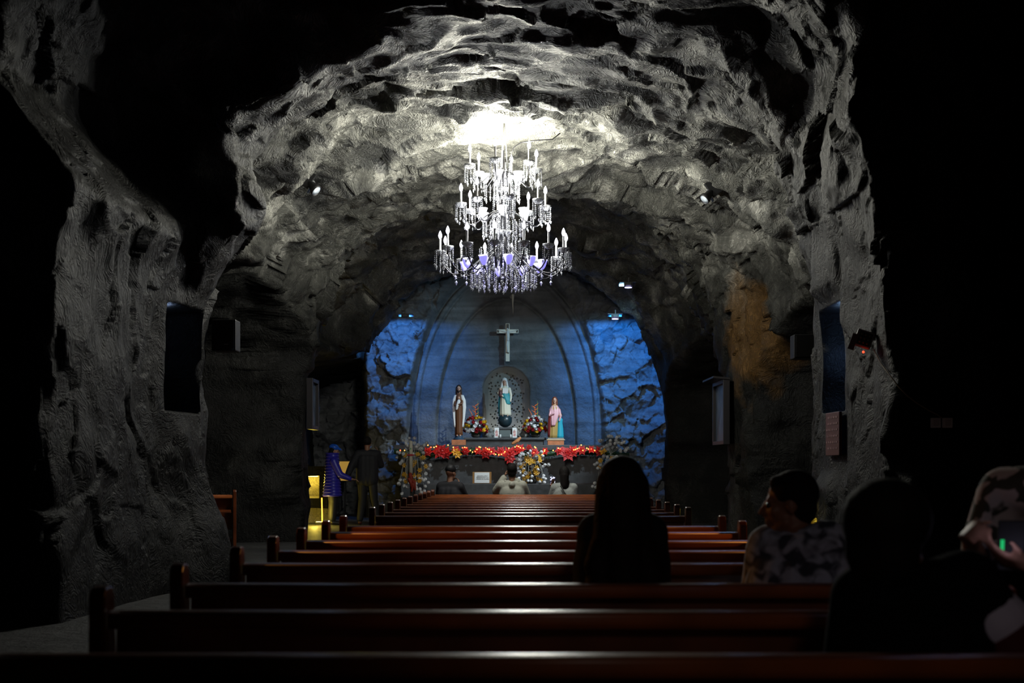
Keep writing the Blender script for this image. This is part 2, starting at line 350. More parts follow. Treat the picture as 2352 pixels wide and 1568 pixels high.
def tunnel(D, ph):
    """D, ph flat arrays -> xyz (ph: 0 = apex, negative = left wall)"""
    aL, aR, H, n = (np.interp(D, KD, K) for K in (KL, KR, KH, KN))
    s, c = np.sin(ph), np.cos(ph)
    a = np.where(s < 0, aL, aR); b = H - CZ
    up = c > 0
    e = ((np.abs(s) / a) ** n + (np.clip(c, 0, 1) / b) ** n) ** (-1 / n)
    dn = a / np.maximum(np.abs(s), .3)
    r = np.where(up, e, dn)
    # the roof is cut back in front of the first rib, so the rib stands out as an edge
    z0_ = CZ + r * c
    k_ = sst(12.55, 12.0, D) * sst(.30, .55, np.abs(s)) * np.where(s < 0, sst(3.35, 3.9, z0_) * .13, sst(4.1, 4.7, z0_) * .055)
    r = r * (1 + k_ * np.clip(1 + .9 * (12.3 - D), .6, 1.75))
    x, z = r * s, CZ + r * c
    # side bays between the piers
    left, right = s < 0, s >= 0
    side = np.abs(s)
    def bay(d0, d1, w, ztop, tgt, mask, x):
        mid, half = (d0 + d1) / 2, (d1 - d0) / 2
        k = 1 - sst(half - w, half + w, np.abs(D - mid))
        zt = ztop * np.sqrt(np.clip(1 - .35 * ((D - mid) / half) ** 2, .2, 1))
        k = k * (1 - sst(zt - .25, zt + .25, z)) * mask
        return np.where(k > 0, x * (1 - k) + np.sign(s) * tgt * k, x)
    x = bay(14.2, 19.7, .3, 3.9, 7.2, left, x)
    x = bay(14.3, 18.7, .35, 3.35, 7.2, right, x)
    x = bay(21.7, 34, .35, 3.4, 5.0, left, x)
    x = bay(21.2, 26.4, .35, 3.5, 5.2, right, x)
    # piers belly out towards the top and bottom
    pk = np.exp(-((D - 13.0) / .9) ** 2)
    x = x - np.sign(s) * pk * (.45 * np.exp(-((z - 3.75) / .5) ** 2) + .35 * np.exp(-((z - .1) / .7) ** 2)) * np.where(left, 1, .25)
    P = np.stack([x, D, z], 1)
    low = np.clip((z - .15) / .5, 0.35, 1)
    cl = up & (z > 3.6); st = np.where(cl[:, None], np.array([[.62, 1.1, 1.2]]), np.array([[1.15, 1.15, .5]]))
    Q = P * st
    disp = .22 * fbm(P * np.array([.8, 1, 1.1]), .70, 3, 3) + .23 * facets(Q + .3 * fbm(P, 1.3, 2, 9)[:, None], .75, 11, .9) \
        + .085 * facets(Q + .12 * fbm(P, 3, 2, 19)[:, None], 2.2, 31, 1.0) + .05 * fbm(Q, 3.5, 4, 41, .5)
    rid = 1 - np.abs(fbm(P * np.array([1, 1.5, 1]), 1.1, 3, 61)); disp = disp - .16 * (rid - .6)
    far = sst(24.5, 27, D); disp = disp * (1 - .45 * far)
    calm = sst(4.9, 2.5, z); disp = disp * (1 - .50 * calm)
    fr = sst(15.2, 13.8, D); disp = disp * (1 - .50 * fr)
    # cut recesses: rock dressed flat around them
    def near(d0, d1, z0, z1, m, g=.25): return (sst(d0 - g, d0, D) * sst(d1 + g, d1, D) * sst(z0 - g, z0, z) * sst(z1 + g, z1, z)) * m
    tidy = np.clip(near(12.1, 13.05, 1.75, 2.8, 1 - left * 0.) + near(11.9, 12.9, 1.2, 1.75, right * 1.) + near(19.7, 21.0, 1.5, 2.6, 1.), 0, 1)
    disp = disp * (1 - .9 * tidy)
    rec = near(12.15, 13.0, 1.77, 2.76, 1., .03) * .38
    x = x + np.sign(s) * rec; P[:, 0] = x
    disp = np.clip(disp, -.42, .42) * low
    hook = np.exp(-((D - 16.5) / 1.0) ** 2) * np.exp(-(x / 1.6) ** 2) * cl; disp = disp * (1 - .75 * hook)
    # hold the roof above the chandelier hook
    nx, nz = s, c
    P[:, 0] += nx * disp; P[:, 2] += np.where(up, nz * disp, 0)
    P[:, 1] += .10 * fbm(P, 2.2, 2, 77) * low
    return P
def dline():
    seg = [(-4, 6, 14), (6, 8.5, 20), (8.5, 21.5, 340), (21.5, 33, 130)]
    out = []
    for a, b, n in seg: out += list(np.linspace(a, b, n, endpoint=False))
    return np.array(out + [33.])
DL = dline()
def shell(name, p0, p1, n, material):
    ph = np.radians(np.linspace(p0, p1, n))
    Dg, Pg = np.meshgrid(DL, ph, indexing='ij')
    V = tunnel(Dg.ravel(), Pg.ravel())
    o = bpy.data.objects.new(name, grid_mesh(name, V, len(DL), n, material)); link(o)
    return tag(o, kind='structure')
A0 = 47.0
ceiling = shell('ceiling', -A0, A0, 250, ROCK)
# walls run from A0 down to below the floor; ph in steps that follow the height
def wallshell(name, sgn, material):
    n = 210; t = np.linspace(0, 1, n)
    # heights: from the ceiling seam angle to z = -0.15 at about 4 m out
    ph = np.radians(A0 + (121 - A0) * t ** 1.0)
    ph = sgn * ph
    if sgn < 0: ph = ph[::-1]
    Dg, Pg = np.meshgrid(DL, ph, indexing='ij')
    V = tunnel(Dg.ravel(), Pg.ravel())
    o = bpy.data.objects.new(name, grid_mesh(name, V, len(DL), n, material)); link(o)
    return tag(o, kind='structure')
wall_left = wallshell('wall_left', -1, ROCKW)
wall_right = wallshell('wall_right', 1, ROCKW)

# floor
fx = np.linspace(-8.2, 8.2, 70); fy = np.linspace(-4, 33, 160)
FY, FX = np.meshgrid(fy, fx, indexing='ij'); PF = np.stack([FX.ravel(), FY.ravel(), np.zeros(FX.size)], 1)
PF[:, 2] = .0 + .004 * fbm(PF, 2, 2, 5)
floor = bpy.data.objects.new('floor', grid_mesh('floor', PF, len(fy), len(fx), FLOORM, True)); link(floor); tag(floor, kind='structure')

# back wall behind the camera
bw = MB().box((0, -3.9, 3), (16, .2, 7)).build('wall_back', ROCKW); tag(bw, kind='structure')

# altar wall: rough salt with two arches carved into it and a niche
AD = 29.0; ACX = (1163 - CX) * AD / F        # arch centre
def arch_dist(x, z, half, ztop, zspring, p=2.0):
    """signed distance-like value: <0 inside the arch"""
    dx = np.abs(x - ACX) / half
    dz = np.clip((z - zspring) / (ztop - zspring), 0, None)
    return ((dx ** p + dz ** p) ** (1 / p) - 1) * half
nx_, nz_ = 520, 380
ax = np.linspace(-5.4, 5.4, nx_); az = np.linspace(-.2, 6.6, nz_)
AZ, AX = np.meshgrid(az, ax, indexing='ij'); X, Z = AX.ravel(), AZ.ravel()
P0 = np.stack([X, np.full(X.size, AD), Z], 1)
outer = arch_dist(X, Z, 2.17, 5.75, 2.0, 2.1); outer2 = arch_dist(X, Z, 2.02, 5.6, 2.0, 2.1); inner = arch_dist(X, Z, 1.60, 5.08, 2.0, 2.0)
def groove(d, wd, dep): return dep * np.exp(-(d / wd) ** 2)
flat = 1 - sst(-.02, .10, outer)
rough_ = .30 * fbm(P0, .8, 3, 5) + .22 * facets(P0 + .2 * fbm(P0, 2, 2, 8)[:, None], 1.6, 44, 1.0) + .10 * facets(P0, 4.5, 54, 1.0) + .05 * fbm(P0, 6, 3, 66)
Y = np.full(X.size, AD) - (1 - flat) * (.30 + rough_) + flat * (.015 * fbm(P0, 3, 3, 2))
Y += groove(outer, .025, .09) + groove(outer2, .022, .07) + groove(inner, .030, .10)
Y += .10 * sst(.02, -.03, outer2) + .12 * sst(.02, -.03, inner)
Y += np.where(X < -3.4, 2.4 * sst(-3.4, -3.9, X), 0)
Y -= np.where(X > 2.5, .9 * sst(2.5, 3.6, X) * sst(3.6, 1.4, Z), 0)          # rock bulges out low on the right
# niche (arched, 1.1 m wide)
NX = (1163 - CX) * AD / F; nhalf = .55; nz0 = HC + (CY - 1004) * AD / F; ntop = HC + (CY - 838) * AD / F; nspr = ntop - .55
dxn = np.abs(X - NX) / nhalf; dzn = np.clip((Z - nspr) / (ntop - nspr), 0, None)
nd_ = np.sqrt(dxn ** 2 + dzn ** 2) - 1
inn = (nd_ < 0) & (Z > nz0)
Y = np.where(inn, AD + .22 + .50 * sst(0, -.12, nd_), Y)
VA = np.stack([X, Y, Z], 1)
altar_wall = bpy.data.objects.new('wall_altar', grid_mesh('wall_altar', VA, nz_, nx_, ALTROCK)); link(altar_wall); tag(altar_wall, kind='structure')

# pitted salt panel that lines the niche (fine grid so each drilled pit is real)
gx = np.linspace(NX - nhalf, NX + nhalf, 230); gz = np.linspace(nz0, ntop, 330)
GZ, GX = np.meshgrid(gz, gx, indexing='ij'); gX, gZ = GX.ravel(), GZ.ravel()
ddx = np.abs(gX - NX) / nhalf; ddz = np.clip((gZ - nspr) / (ntop - nspr), 0, None); gd = np.sqrt(ddx ** 2 + ddz ** 2)
gY = AD + .66 - .34 * sst(.74, 1.0, gd) + .012 * fbm(np.stack([gX, gX * 0, gZ], 1), 9, 3, 3)
rp = random.Random(3); pits = []
while len(pits) < 150:
    px_, pz_ = NX + rp.uniform(-.42, .42), rp.uniform(nz0 + .02, ntop - .15)
    if math.hypot((px_ - NX) / nhalf, max(0, (pz_ - nspr) / (ntop - nspr))) > .84: continue
    if all(math.hypot(px_ - q[0], pz_ - q[1]) > .047 for q in pits): pits.append((px_, pz_, rp.uniform(.013, .022)))
for px_, pz_, pr in pits:
    d = np.hypot(gX - px_, gZ - pz_); gY = gY + .09 * (1 - sst(pr * .75, pr * 1.15, d))
gY = np.where(gd > .97, AD + 1.0, gY)
PITM = mat('pitted_salt', (.20, .20, .185), .8, bump=.3, bscale=60)
pit = bpy.data.objects.new('trim_1', grid_mesh('trim_1', np.stack([gX, gY, gZ], 1), 330, 230, PITM)); link(pit); tag(pit, kind='structure')
for sx in (-1, 1):
    lamp('niche_uplight', 'SPOT', (NX + sx * .26, AD + .28, nz0 + .05), 5, (1, .97, .9), .02, (NX + sx * .30, AD + .66, nz0 + .6), 120, .8)

# bvh of the rock, so that fixtures can be set on its surface
def bvh_of(objs):
    vs, fs = [], []
    for o in objs:
        b = len(vs); vs += [v.co.copy() for v in o.data.vertices]; fs += [[i + b for i in p.vertices] for p in o.data.polygons]
    return BVHTree.FromPolygons(vs, fs)
BV = bvh_of([ceiling, wall_left, wall_right, altar_wall, floor])
def hit(px, py):
    d = (at(px, py, 10) - Vector((0, 0, HC))).normalized()
    p, n, i, t = BV.ray_cast(Vector((0, 0, HC)), d)
    return p, n
# ================================================================ PEWS
WOOD = mat('varnished_red_wood', (.17, .042, .014), .30, coat=.5, var=.35, vscale=5)
WOODTOP = mat('polished_rail_wood', (.42, .11, .024), .40, coat=1.0, coatr=.30, var=.3, vscale=4, bump=.03, bscale=9)
XL_, XR_ = -1.148, 1.340
def make_pew():
    t = thing('pew', 'reddish wooden pew', 'pew', (0, 0, 0))
    wd = XR_ - XL_; xc = (XL_ + XR_) / 2
    MB().box((xc, .035, .565), (wd - .06, .028, .43), Matrix.Rotation(math.radians(-3), 3, 'X')).build('backrest', WOOD, t, bevel=.004)
    r = MB(); prof = [(-.039, .772), (-.039, .790), (-.039, .806), (-.0385, .8085), (-.036, .812), (-.031, .8145), (-.020, .8170), (-.010, .8190), (0, .820), (.010, .8190), (.020, .8170), (.031, .8145), (.036, .812), (.0385, .8085), (.039, .806), (.039, .790), (.039, .772)]
    r.prism([(u, z) for u, z in prof], XL_ + .03, XR_ - .03, 'x'); ro = r.build('top_rail', WOODTOP, t, smooth=True)
    for p in ro.data.polygons:
        if len(p.vertices) > 4: p.use_smooth = False
    MB().box((xc, .25, .43), (wd - .06, .40, .03)).build('seat', WOOD, t, bevel=.006)
    MB().box((xc, .03, .16), (wd - .06, .03, .14)).build('lower_rail', WOOD, t, bevel=.004)
    MB().box((xc, -.10, .60), (wd - .10, .16, .018), Matrix.Rotation(math.radians(8), 3, 'X')).build('book_shelf', WOOD, t, bevel=.003)
    for x in (XL_, XR_):
        e = MB(); P = [(-.05, 0), (.46, 0), (.46, .06), (.42, .10), (.42, .56), (.45, .60), (.44, .64), (.10, .66), (.06, .70), (.045, .86), (.03, .882), (0, .888), (-.03, .882), (-.045, .86), (-.05, .60)]
        e.prism(P, x - .022, x + .022, 'x'); e.build('end_panel', WOOD, t, bevel=.006)
    return t
rows = [2.68 + .80 * k if k < 7 else 8.30 for k in range(8)]
rows[3] = 5.16; rows[4] = 5.92; rows[5] = 6.70; rows[6] = 7.55
rows += [9.95, 10.65, 11.35, 12.05, 12.75, 13.45, 14.15, 14.85, 15.55, 16.25, 17.0]
pew0 = make_pew(); km = kid_map()
ordinal = ['nearest the camera', 'second from the camera', 'third from the camera, where the long-haired woman sits', 'fourth from the camera',
           'fifth from the camera', 'sixth from the camera', 'seventh from the camera', 'eighth from the camera, last before the gap in the rows',
           'first beyond the gap in the rows', 'second beyond the gap', 'third beyond the gap', 'fourth beyond the gap', 'fifth beyond the gap', 'sixth beyond the gap',
           'fifth from the altar', 'fourth from the altar', 'third from the altar', 'second from the altar', 'nearest the altar, behind the three seated visitors']
PEWS = []
for i, D in enumerate(rows):
    o = pew0 if i == 0 else copy_tree(pew0, km)
    o.location = (0, D, 0); tag(o, 'long red-brown wooden pew, ' + ordinal[i], 'pew', 'wooden pews facing the altar'); PEWS.append(o)
# pews standing in the dark side bays
for D, x, rz, lab in ((16.6, -5.1, .25, 'dark red pew standing in the left side bay behind the rock pier'),):
    o = copy_tree(pew0, km); o.location = (x, D, 0); o.rotation_euler = (0, 0, rz); tag(o, lab, 'pew')

# ================================================================ CHANDELIER
IRON = mat('dark_iron', (.03, .03, .035), .35, .8)
SLEEVE = mat('candle_sleeve', (.5, .5, .48), .4)
DISH = mat('cut_glass_dish', (.45, .46, .48), .12, spec=.8, trans=.5)
CRYS = mat('crystal', (.50, .51, .54), .06, spec=1.0, trans=.6)
BULB = mat('lit_bulb', (1, 1, 1), .4, emit=(.80, .75, 1.0), estr=9)
CUPG = mat('lit_glass_cup', (.9, .9, .95), .3, emit=(.90, .92, 1.0), estr=2.2)
CUPV = mat('violet_lit_glass_cup', (.8, .8, .95), .3, emit=(.30, .27, 1.0), estr=.9)
ch = thing('chandelier', 'huge three-tier crystal chandelier with lit candle bulbs hanging from the rock roof', 'chandelier', (CHX, CHD, 3.4))
def zz(z): return z - 3.4
cr = MB()
cr.lathe([(.014, zz(5.20)), (.014, zz(4.98)), (.05, zz(4.97)), (.06, zz(4.90)), (.03, zz(4.84)), (.025, zz(4.62)), (.055, zz(4.58)), (.07, zz(4.48)), (.04, zz(4.40)), (.03, zz(4.15)), (.06, zz(4.10)), (.10, zz(3.98)), (.09, zz(3.86)), (.05, zz(3.76)), (.04, zz(3.62)), (.09, zz(3.58)), (.05, zz(3.52)), (.015, zz(3.48))][::-1], n=16)
cr.build('central_stem', IRON, ch, smooth=True)
# suspension: three thin steel lines to the roof, and a coarse chain
sp = MB()
for a in (0.2, 2.3, 4.4):
    sp.tube([(.05 * math.cos(a), .05 * math.sin(a), zz(4.97)), (.01, 0, zz(5.62))], .006, 6)
sp.build('hanging_lines', mat('steel_line', (.5, .5, .48), .35, .9), ch, smooth=True)
cb = MB(); cb.tube([(.06, 0, zz(4.95)), (.10, 0, zz(5.15)), (.13, 0, zz(5.24)), (.22, 0, zz(5.30)), (.42, .0, zz(5.33)), (.62, 0, zz(5.34)), (.72, 0, zz(5.42))], .007, 6)
cb.build('power_cable', IRON, ch, smooth=True)
def bead(mb, p, r, drop=False):
    p = Vector(p); vs = [p + Vector((0, 0, -r * (2.3 if drop else 1.15)))] + [p + Vector((r * math.cos(a), r * math.sin(a), 0)) for a in (0, PI / 2, PI, 1.5 * PI)] + [p + Vector((0, 0, r * (1.5 if drop else 1.15)))]
    mb.add(vs, [(0, 2, 1), (0, 3, 2), (0, 4, 3), (0, 1, 4), (5, 1, 2), (5, 2, 3), (5, 3, 4), (5, 4, 1)])
def strand(mb, p, L, r=.009, drop=.014, tw=0):
    n = max(2, int(L / (r * 2.5)))
    for k in range(n): bead(mb, (p[0], p[1], p[2] - L * k / n), r * (1 if (k + tw) % 3 else 1.25))
    bead(mb, (p[0], p[1], p[2] - L - drop), drop, True)
def fringe_mesh(L, R, n=9):
    m = MB()
    for k in range(n):
        a = 2 * PI * k / n; strand(m, (R * math.cos(a), R * math.sin(a), -.005), L * (1 if k % 2 else .82), tw=k)
    return m.mesh('crystal_fringe', CRYS)
dish_me = MB().lathe([(.015, -.045), (.045, -.03), (.066, .0), (.074, .018), (.068, .018), (.055, .0), (.012, -.008)], n=16, fold=.05, nf=8).mesh('drip_dish', DISH, True)
sleeve_me = MB().lathe([(.013, -.01), (.015, .0), (.0135, .02), (.0135, .16), (.011, .17)], n=10).mesh('candle_sleeve', SLEEVE, True)
bulb_me = MB().lathe([(.010, .165), (.019, .185), (.024, .205), (.020, .228), (.011, .25), (.003, .268)], n=10).mesh('bulb', BULB, True)
cup_me = MB().lathe([(.012, -.02), (.03, 0), (.045, .03), (.058, .075), (.068, .10), (.063, .10), (.05, .06), (.02, .012)], n=14).mesh('glass_cup', CUPG, True)
cupv_me = cup_me.copy(); cupv_me.materials.clear(); cupv_me.materials.append(CUPV)
fr = [fringe_mesh(.20, .068), fringe_mesh(.20, .068), fringe_mesh(.17, .070, 8)]
def me_obj(name, me, parent, loc=(0, 0, 0)):
    o = bpy.data.objects.new(name, me); link(o, parent); o.location = loc; return o
def arm_curve(r0, z0, r1, z1, dip):
    pts = []
    for k in range(15):
        t = k / 14
        r = r0 + (r1 - r0) * (1 - (1 - t) ** 1.25)
        z = z0 + (z1 - z0) * t - dip * math.sin(PI * min(1, t * 1.0)) ** .9 + .06 * math.sin(PI * t * 2) 
        pts.append((r, 0, z))
    return pts
for ti, t in enumerate(TIERS):
    hubz = [4.93, 4.45, 4.02][ti]; zc = t['z']
    arm = MB(); pts = arm_curve(.04, hubz - zc, t['r'], -.05, [.14, .17, .27][ti]); arm.tube(pts, .0085, 6)
    arm.tube([pts[-1], (t['r'], 0, -.02)], .010, 6)
    arm_me = arm.mesh('arm', IRON, True)
    for k in range(t['n']):
        a = t['ph'] + 2 * PI * k / t['n']
        o = me_obj('arm', arm_me, ch, (0, 0, zz(zc))); o.rotation_euler = (0, 0, a)
        me_obj('drip_dish', dish_me, o, (t['r'], 0, 0)); me_obj('candle_sleeve', sleeve_me, o, (t['r'], 0, 0))
        me_obj('bulb', bulb_me, o, (t['r'], 0, 0)); tag(me_obj('crystal_fringe', fr[ti], o, (t['r'], 0, 0)), kind='stuff')
    # inner glass cups on short arms
    arm = MB(); arm.tube(arm_curve(.03, hubz - t['zin'] - .05, t['rin'], -.02, .10), .007, 6)
    am = arm.mesh('cup_arm', IRON, True)
    for k in range(t['nin']):
        a = t['ph'] + .35 + 2 * PI * k / t['nin']
        o = me_obj('cup_arm', am, ch, (0, 0, zz(t['zin']))); o.rotation_euler = (0, 0, a)
        me_obj('glass_cup', cupv_me if ti == 2 else cup_me, o, (t['rin'], 0, 0))
        tag(me_obj('crystal_fringe', fr[2], o, (t['rin'] * .72, 0, -.05)), kind='stuff')
# crystal ropes and ring dishes round the stem
rp_ = MB()
for zc, R, n, L in ((4.60, .13, 12, .22), (4.10, .16, 16, .26), (4.30, .08, 8, .30), (3.95, .30, 16, .22), (3.95, .14, 12, .22), (5.02, .09, 10, .2)):
    for k in range(n):
        a = 2 * PI * k / n; strand(rp_, (R * math.cos(a), R * math.sin(a), zz(zc)), L, tw=k)
tag(rp_.build('crystal_curtain', CRYS, ch), kind='stuff')
for zc, R in ((4.70, .10), (4.16, .11)):
    MB().lathe([(.03, -.03), (R * .8, -.015), (R, .02), (R * .9, .02), (.03, 0)], (0, 0, zz(zc)), n=20).build('ring_dish', DISH, ch, smooth=True)
dr = MB()
for R, n, z0, L in ((.62, 14, 3.62, .09), (.42, 10, 3.56, .08), (.18, 7, 3.52, .07), (.05, 3, 3.48, .03)):
    for k in range(n):
        a = 2 * PI * (k + .5) / n
        p = (R * math.cos(a), R * math.sin(a), zz(z0 + (.03 if k % 2 else 0)))
        dr.tube([(p[0], p[1], p[2] + .06), p], .0015, 4); bead(dr, p, .008); bead(dr, (p[0], p[1], p[2] - .022), .010); bead(dr, (p[0], p[1], p[2] - .022 - L * .55), .018, True)
tag(dr.build('crystal_drops', mat('violet_tinted_crystal', (.55, .55, .75), .05, spec=1.0, trans=.3), ch), kind='stuff')

# flood housings behind the altar arch: shell, visor, lens
HOUS = mat('black_lamp_housing', (.02, .02, .022), .5)
for (loc, aim, e, c, spv), lab in zip(FLOODS, ('blue flood lamp mounted low on the right side of the altar arch', 'blue flood lamp hidden by the left edge of the altar arch', 'blue flood lamp mounted high on the right side of the altar arch')):
    x, y, z = loc
    t = thing('flood_lamp', lab, 'lamp', (x, y, z)); zt = (4.45 - z) / (29.0 - y) * .22
    zp = max(zt, .025)
    vm = MB().box((0, .10, zp + .012), (.32, .24, .012))
    if zt < .02: vm.box((0, .216, (zt + zp) / 2 + .006), (.32, .008, zp - zt + .012))
    vm.build('visor', HOUS, t)
    MB().box((0, -.035, -.01), (.17, .03, .09)).box((0, -.08, -.01), (.11, .07, .06)).build('housing', HOUS, t, bevel=.005)
    MB().box((0, -.10, .06), (.02, .02, .10)).build('bracket', HOUS, t)
    if x > 0: MB().lathe([(.038, -.01), (.045, 0), (.038, .006)], (0, -.04, -.075), n=16, sx=1.6).build('lens', mat('violet_lens', (.8, .8, 1), .3, emit=(.55, .5, 1.0), estr=6), t, smooth=True)
# ================================================================ ALTAR
STONE = mat('dark_altar_stone', (.055, .058, .062), .55, bump=.3, bscale=12, var=.3)
CREAM = mat('cream_plaster', (.72, .68, .56), .5); WHITE = mat('white_paint', (.78, .78, .76), .5)
SKIN = mat('painted_skin', (.62, .36, .26), .5); BROWN = mat('brown_robe', (.13, .045, .012), .55); TEAL = mat('teal_robe', (.03, .30, .34), .5)
HAIRB = mat('dark_brown_hair', (.03, .015, .01), .6); GOLD = mat('gold_leaf', (.75, .50, .15), .35, .7); PINK = mat('pink_mantle', (.66, .36, .40), .5)
LWOOD = mat('orange_varnished_wood', (.50, .17, .07), .4, var=.2, vscale=14)
t = thing('altar_table', 'wide dark stone altar table along the foot of the arched wall', 'altar', (-.35, 27.93, 0))
MB().box((0, 0, 1.59), (4.7, 1.16, .12)).build('table_top', STONE, t, bevel=.01)
MB().box((0, .02, .765), (4.4, 1.04, 1.53)).build('base', STONE, t, bevel=.01)
t = thing('altar_shelf', 'dark stone shelf standing on the middle of the altar table', 'shelf', (at(1160, 0, 28.4).x, 28.36, 1.65))
MB().box((0, 0, .15), (1.84, .56, .05)).build('shelf_top', STONE, t, bevel=.01)
MB().box((0, .02, .0625), (1.74, .48, .125)).build('shelf_body', STONE, t, bevel=.01)
o = MB().box((0, 0, .41), (3.9, .6, .82)).build('altar_step', STONE, loc=(-.3, 26.95, 0), bevel=.015); tag(o, 'low dark stone ledge in front of the altar table', 'ledge')
SH = 1.825
# pedestal + globe + the statue in the niche
NXc = at(1160, 0, 28.55).x
t = thing('statue_pedestal', 'dark stone pedestal with a wide cap on the altar shelf', 'pedestal', (NXc, 28.55, SH))
MB().box((0, 0, .095), (.34, .22, .19)).build('shaft', STONE, t, bevel=.005)
MB().box((0, 0, .215), (.45, .27, .05)).build('cap', STONE, t, bevel=.006)
tag(MB().box((0, -.115, .10), (.24, .012, .15)).build('inscription_plate', mat('grey_slate', (.10, .13, .13), .4), t), label='grey slate plate')

def stat_head(parent, c, s, hair=None, veil=None, beard=False, tilt=0, skin=SKIN, long=True):
    """small painted head (s = 1 is a full-size head), looking to -y"""
    c = Vector(c); R = Matrix.Rotation(tilt, 3, 'Z')
    def P(x, y, z): return c + R @ Vector((x, -y, z)) * s
    m = MB(); m.ball(P(0, -.012, .03), .09 * s, sc=(.84, 1.02, 1)).ball(P(0, .03, -.02), .085 * s, sc=(.7, .72, 1)).ball(P(0, .045, -.08), .04 * s)
    m.cap(P(0, .085, .015), .010 * s, P(0, .108, -.02), .016 * s, 8).cap(P(-.035, .078, .035), .011 * s, P(.035, .078, .035), .011 * s, 8).cap(P(0, .0, -.08), .05 * s, P(0, -.01, -.17), .055 * s, 10)
    m.ball(P(0, .085, -.052), .02 * s, sc=(1.1, .6, .5)).ball(P(-.076, 0, 0), .02 * s, sc=(.5, 1, 1.4)).ball(P(.076, 0, 0), .02 * s, sc=(.5, 1, 1.4))
    h = m.remesh('head', skin, parent, .011 * s, 1)
    e = MB()
    for q in (-1, 1): e.ball(P(q * .031, .080, .012), .011 * s, 8, 5)
    e.build('eyes', mat('dark_eye', (.02, .015, .01), .3), h, smooth=True)
    if hair:
        m = MB(); m.ball(P(0, -.03, .045), .1 * s, sc=(.92, 1.0, .98))
        for q in (-1, 1):
            if long: m.cap(P(q * .07, -.02, .03), .038 * s, P(q * .085, -.01, -.15), .032 * s, 8)
        if long: m.cap(P(0, -.07, 0), .07 * s, P(0, -.06, -.16), .065 * s, 8)
        m.remesh('hair', hair, parent, .012 * s, 1)
    if beard:
        m = MB(); m.ball(P(0, .055, -.085), .048 * s, sc=(1.05, .8, 1.2)).cap(P(-.045, .055, -.045), .016 * s, P(.045, .055, -.045), .016 * s, 8); m.remesh('beard', hair, parent, .012 * s, 1)
    if veil:
        m = MB(); m.ball(P(0, -.035, .05), .112 * s, sc=(.95, .98, 1.0))
        for q in (-1, 1): m.cap(P(q * .075, -.03, .03), .035 * s, P(q * .11, .0, -.20), .04 * s, 8)
        m.cap(P(0, -.08, 0), .08 * s, P(0, -.07, -.2), .08 * s, 8); m.remesh('veil', veil, parent, .012 * s, 1)
def robe(parent, name, material, prof, fold=.06, nf=9, n=36, ph=0):
    """prof rings: (rx, ry, z, ox, oy)"""
    pr = []
    for i in range(len(prof) - 1):
        for k in range(4):
            t_ = k / 4; pr.append(tuple(a_ * (1 - t_) + b_ * t_ for a_, b_ in zip(prof[i], prof[i + 1])))
    pr.append(prof[-1])
    return MB().lathe(pr, n=n, fold=fold, nf=nf, ph=ph).build(name, material, parent, smooth=True)

# -- the lady in the niche: 0.80 m
t = thing('madonna_statue', 'painted statue of a veiled lady in cream and teal holding a child, in the niche', 'statue', (NXc, 28.55, SH + .24))
MB().ball((0, 0, .155), .158, 20, 14, sc=(1, 1, .98)).build('globe', mat('dark_blue_globe', (.012, .03, .04), .35), t, smooth=True)
g = .27
robe(t, 'gown', mat('pale_gown', (.66, .63, .50), .5), [(.13, .09, g, .01, 0), (.12, .085, g + .2, .005, 0), (.105, .075, g + .36, 0, 0), (.085, .065, g + .50, -.01, 0), (.095, .065, g + .60, 0, 0), (.04, .04, g + .665, 0, 0)], .07, 11)
robe(t, 'sash', TEAL, [(.06, .05, g + .25, .06, -.03), (.08, .06, g + .34, .045, -.03), (.10, .07, g + .43, .01, -.02), (.095, .07, g + .50, 0, -.02)], .05, 7)
robe(t, 'mantle', TEAL, [(.06, .05, g - .02, -.085, .05), (.08, .06, g + .25, -.08, .05), (.11, .06, g + .45, -.03, .045), (.125, .065, g + .60, 0, .03), (.06, .05, g + .67, 0, .02)], .05, 7)
MB().cap((.10, 0, g + .60), .036, (.135, -.02, g + .45), .030).cap((.135, -.02, g + .45), .028, (.125, -.06, g + .32), .02).cap((-.10, 0, g + .60), .036, (-.15, -.03, g + .50), .03).cap((-.15, -.03, g + .50), .026, (-.05, -.10, g + .43), .02).build('arms', CREAM, t, smooth=True)
stat_head(t, (-.01, -.005, g + .76), .62, veil=WHITE)
MB().box((.005, -.085, g + .55), (.12, .012, .12), Matrix.Rotation(.06, 3, 'Y')).build('chest_cloth', WHITE, t, bevel=.004)
robe(t, 'child', mat('dark_wine_cloth', (.10, .03, .03), .5), [(.03, .03, g + .42, -.10, -.09), (.04, .035, g + .48, -.10, -.09), (.03, .03, g + .55, -.10, -.08)], .05, 6)
MB().ball((-.10, -.09, g + .585), .030, sc=(.9, 1, 1.1)).build('child_head', SKIN, t, smooth=True)
MB().cap((-.05, -.06, g - .01), .018, (-.05, -.11, g - .015), .014, 8).cap((.06, -.06, g - .01), .018, (.06, -.11, g - .015), .014, 8).build('feet', SKIN, t, smooth=True)

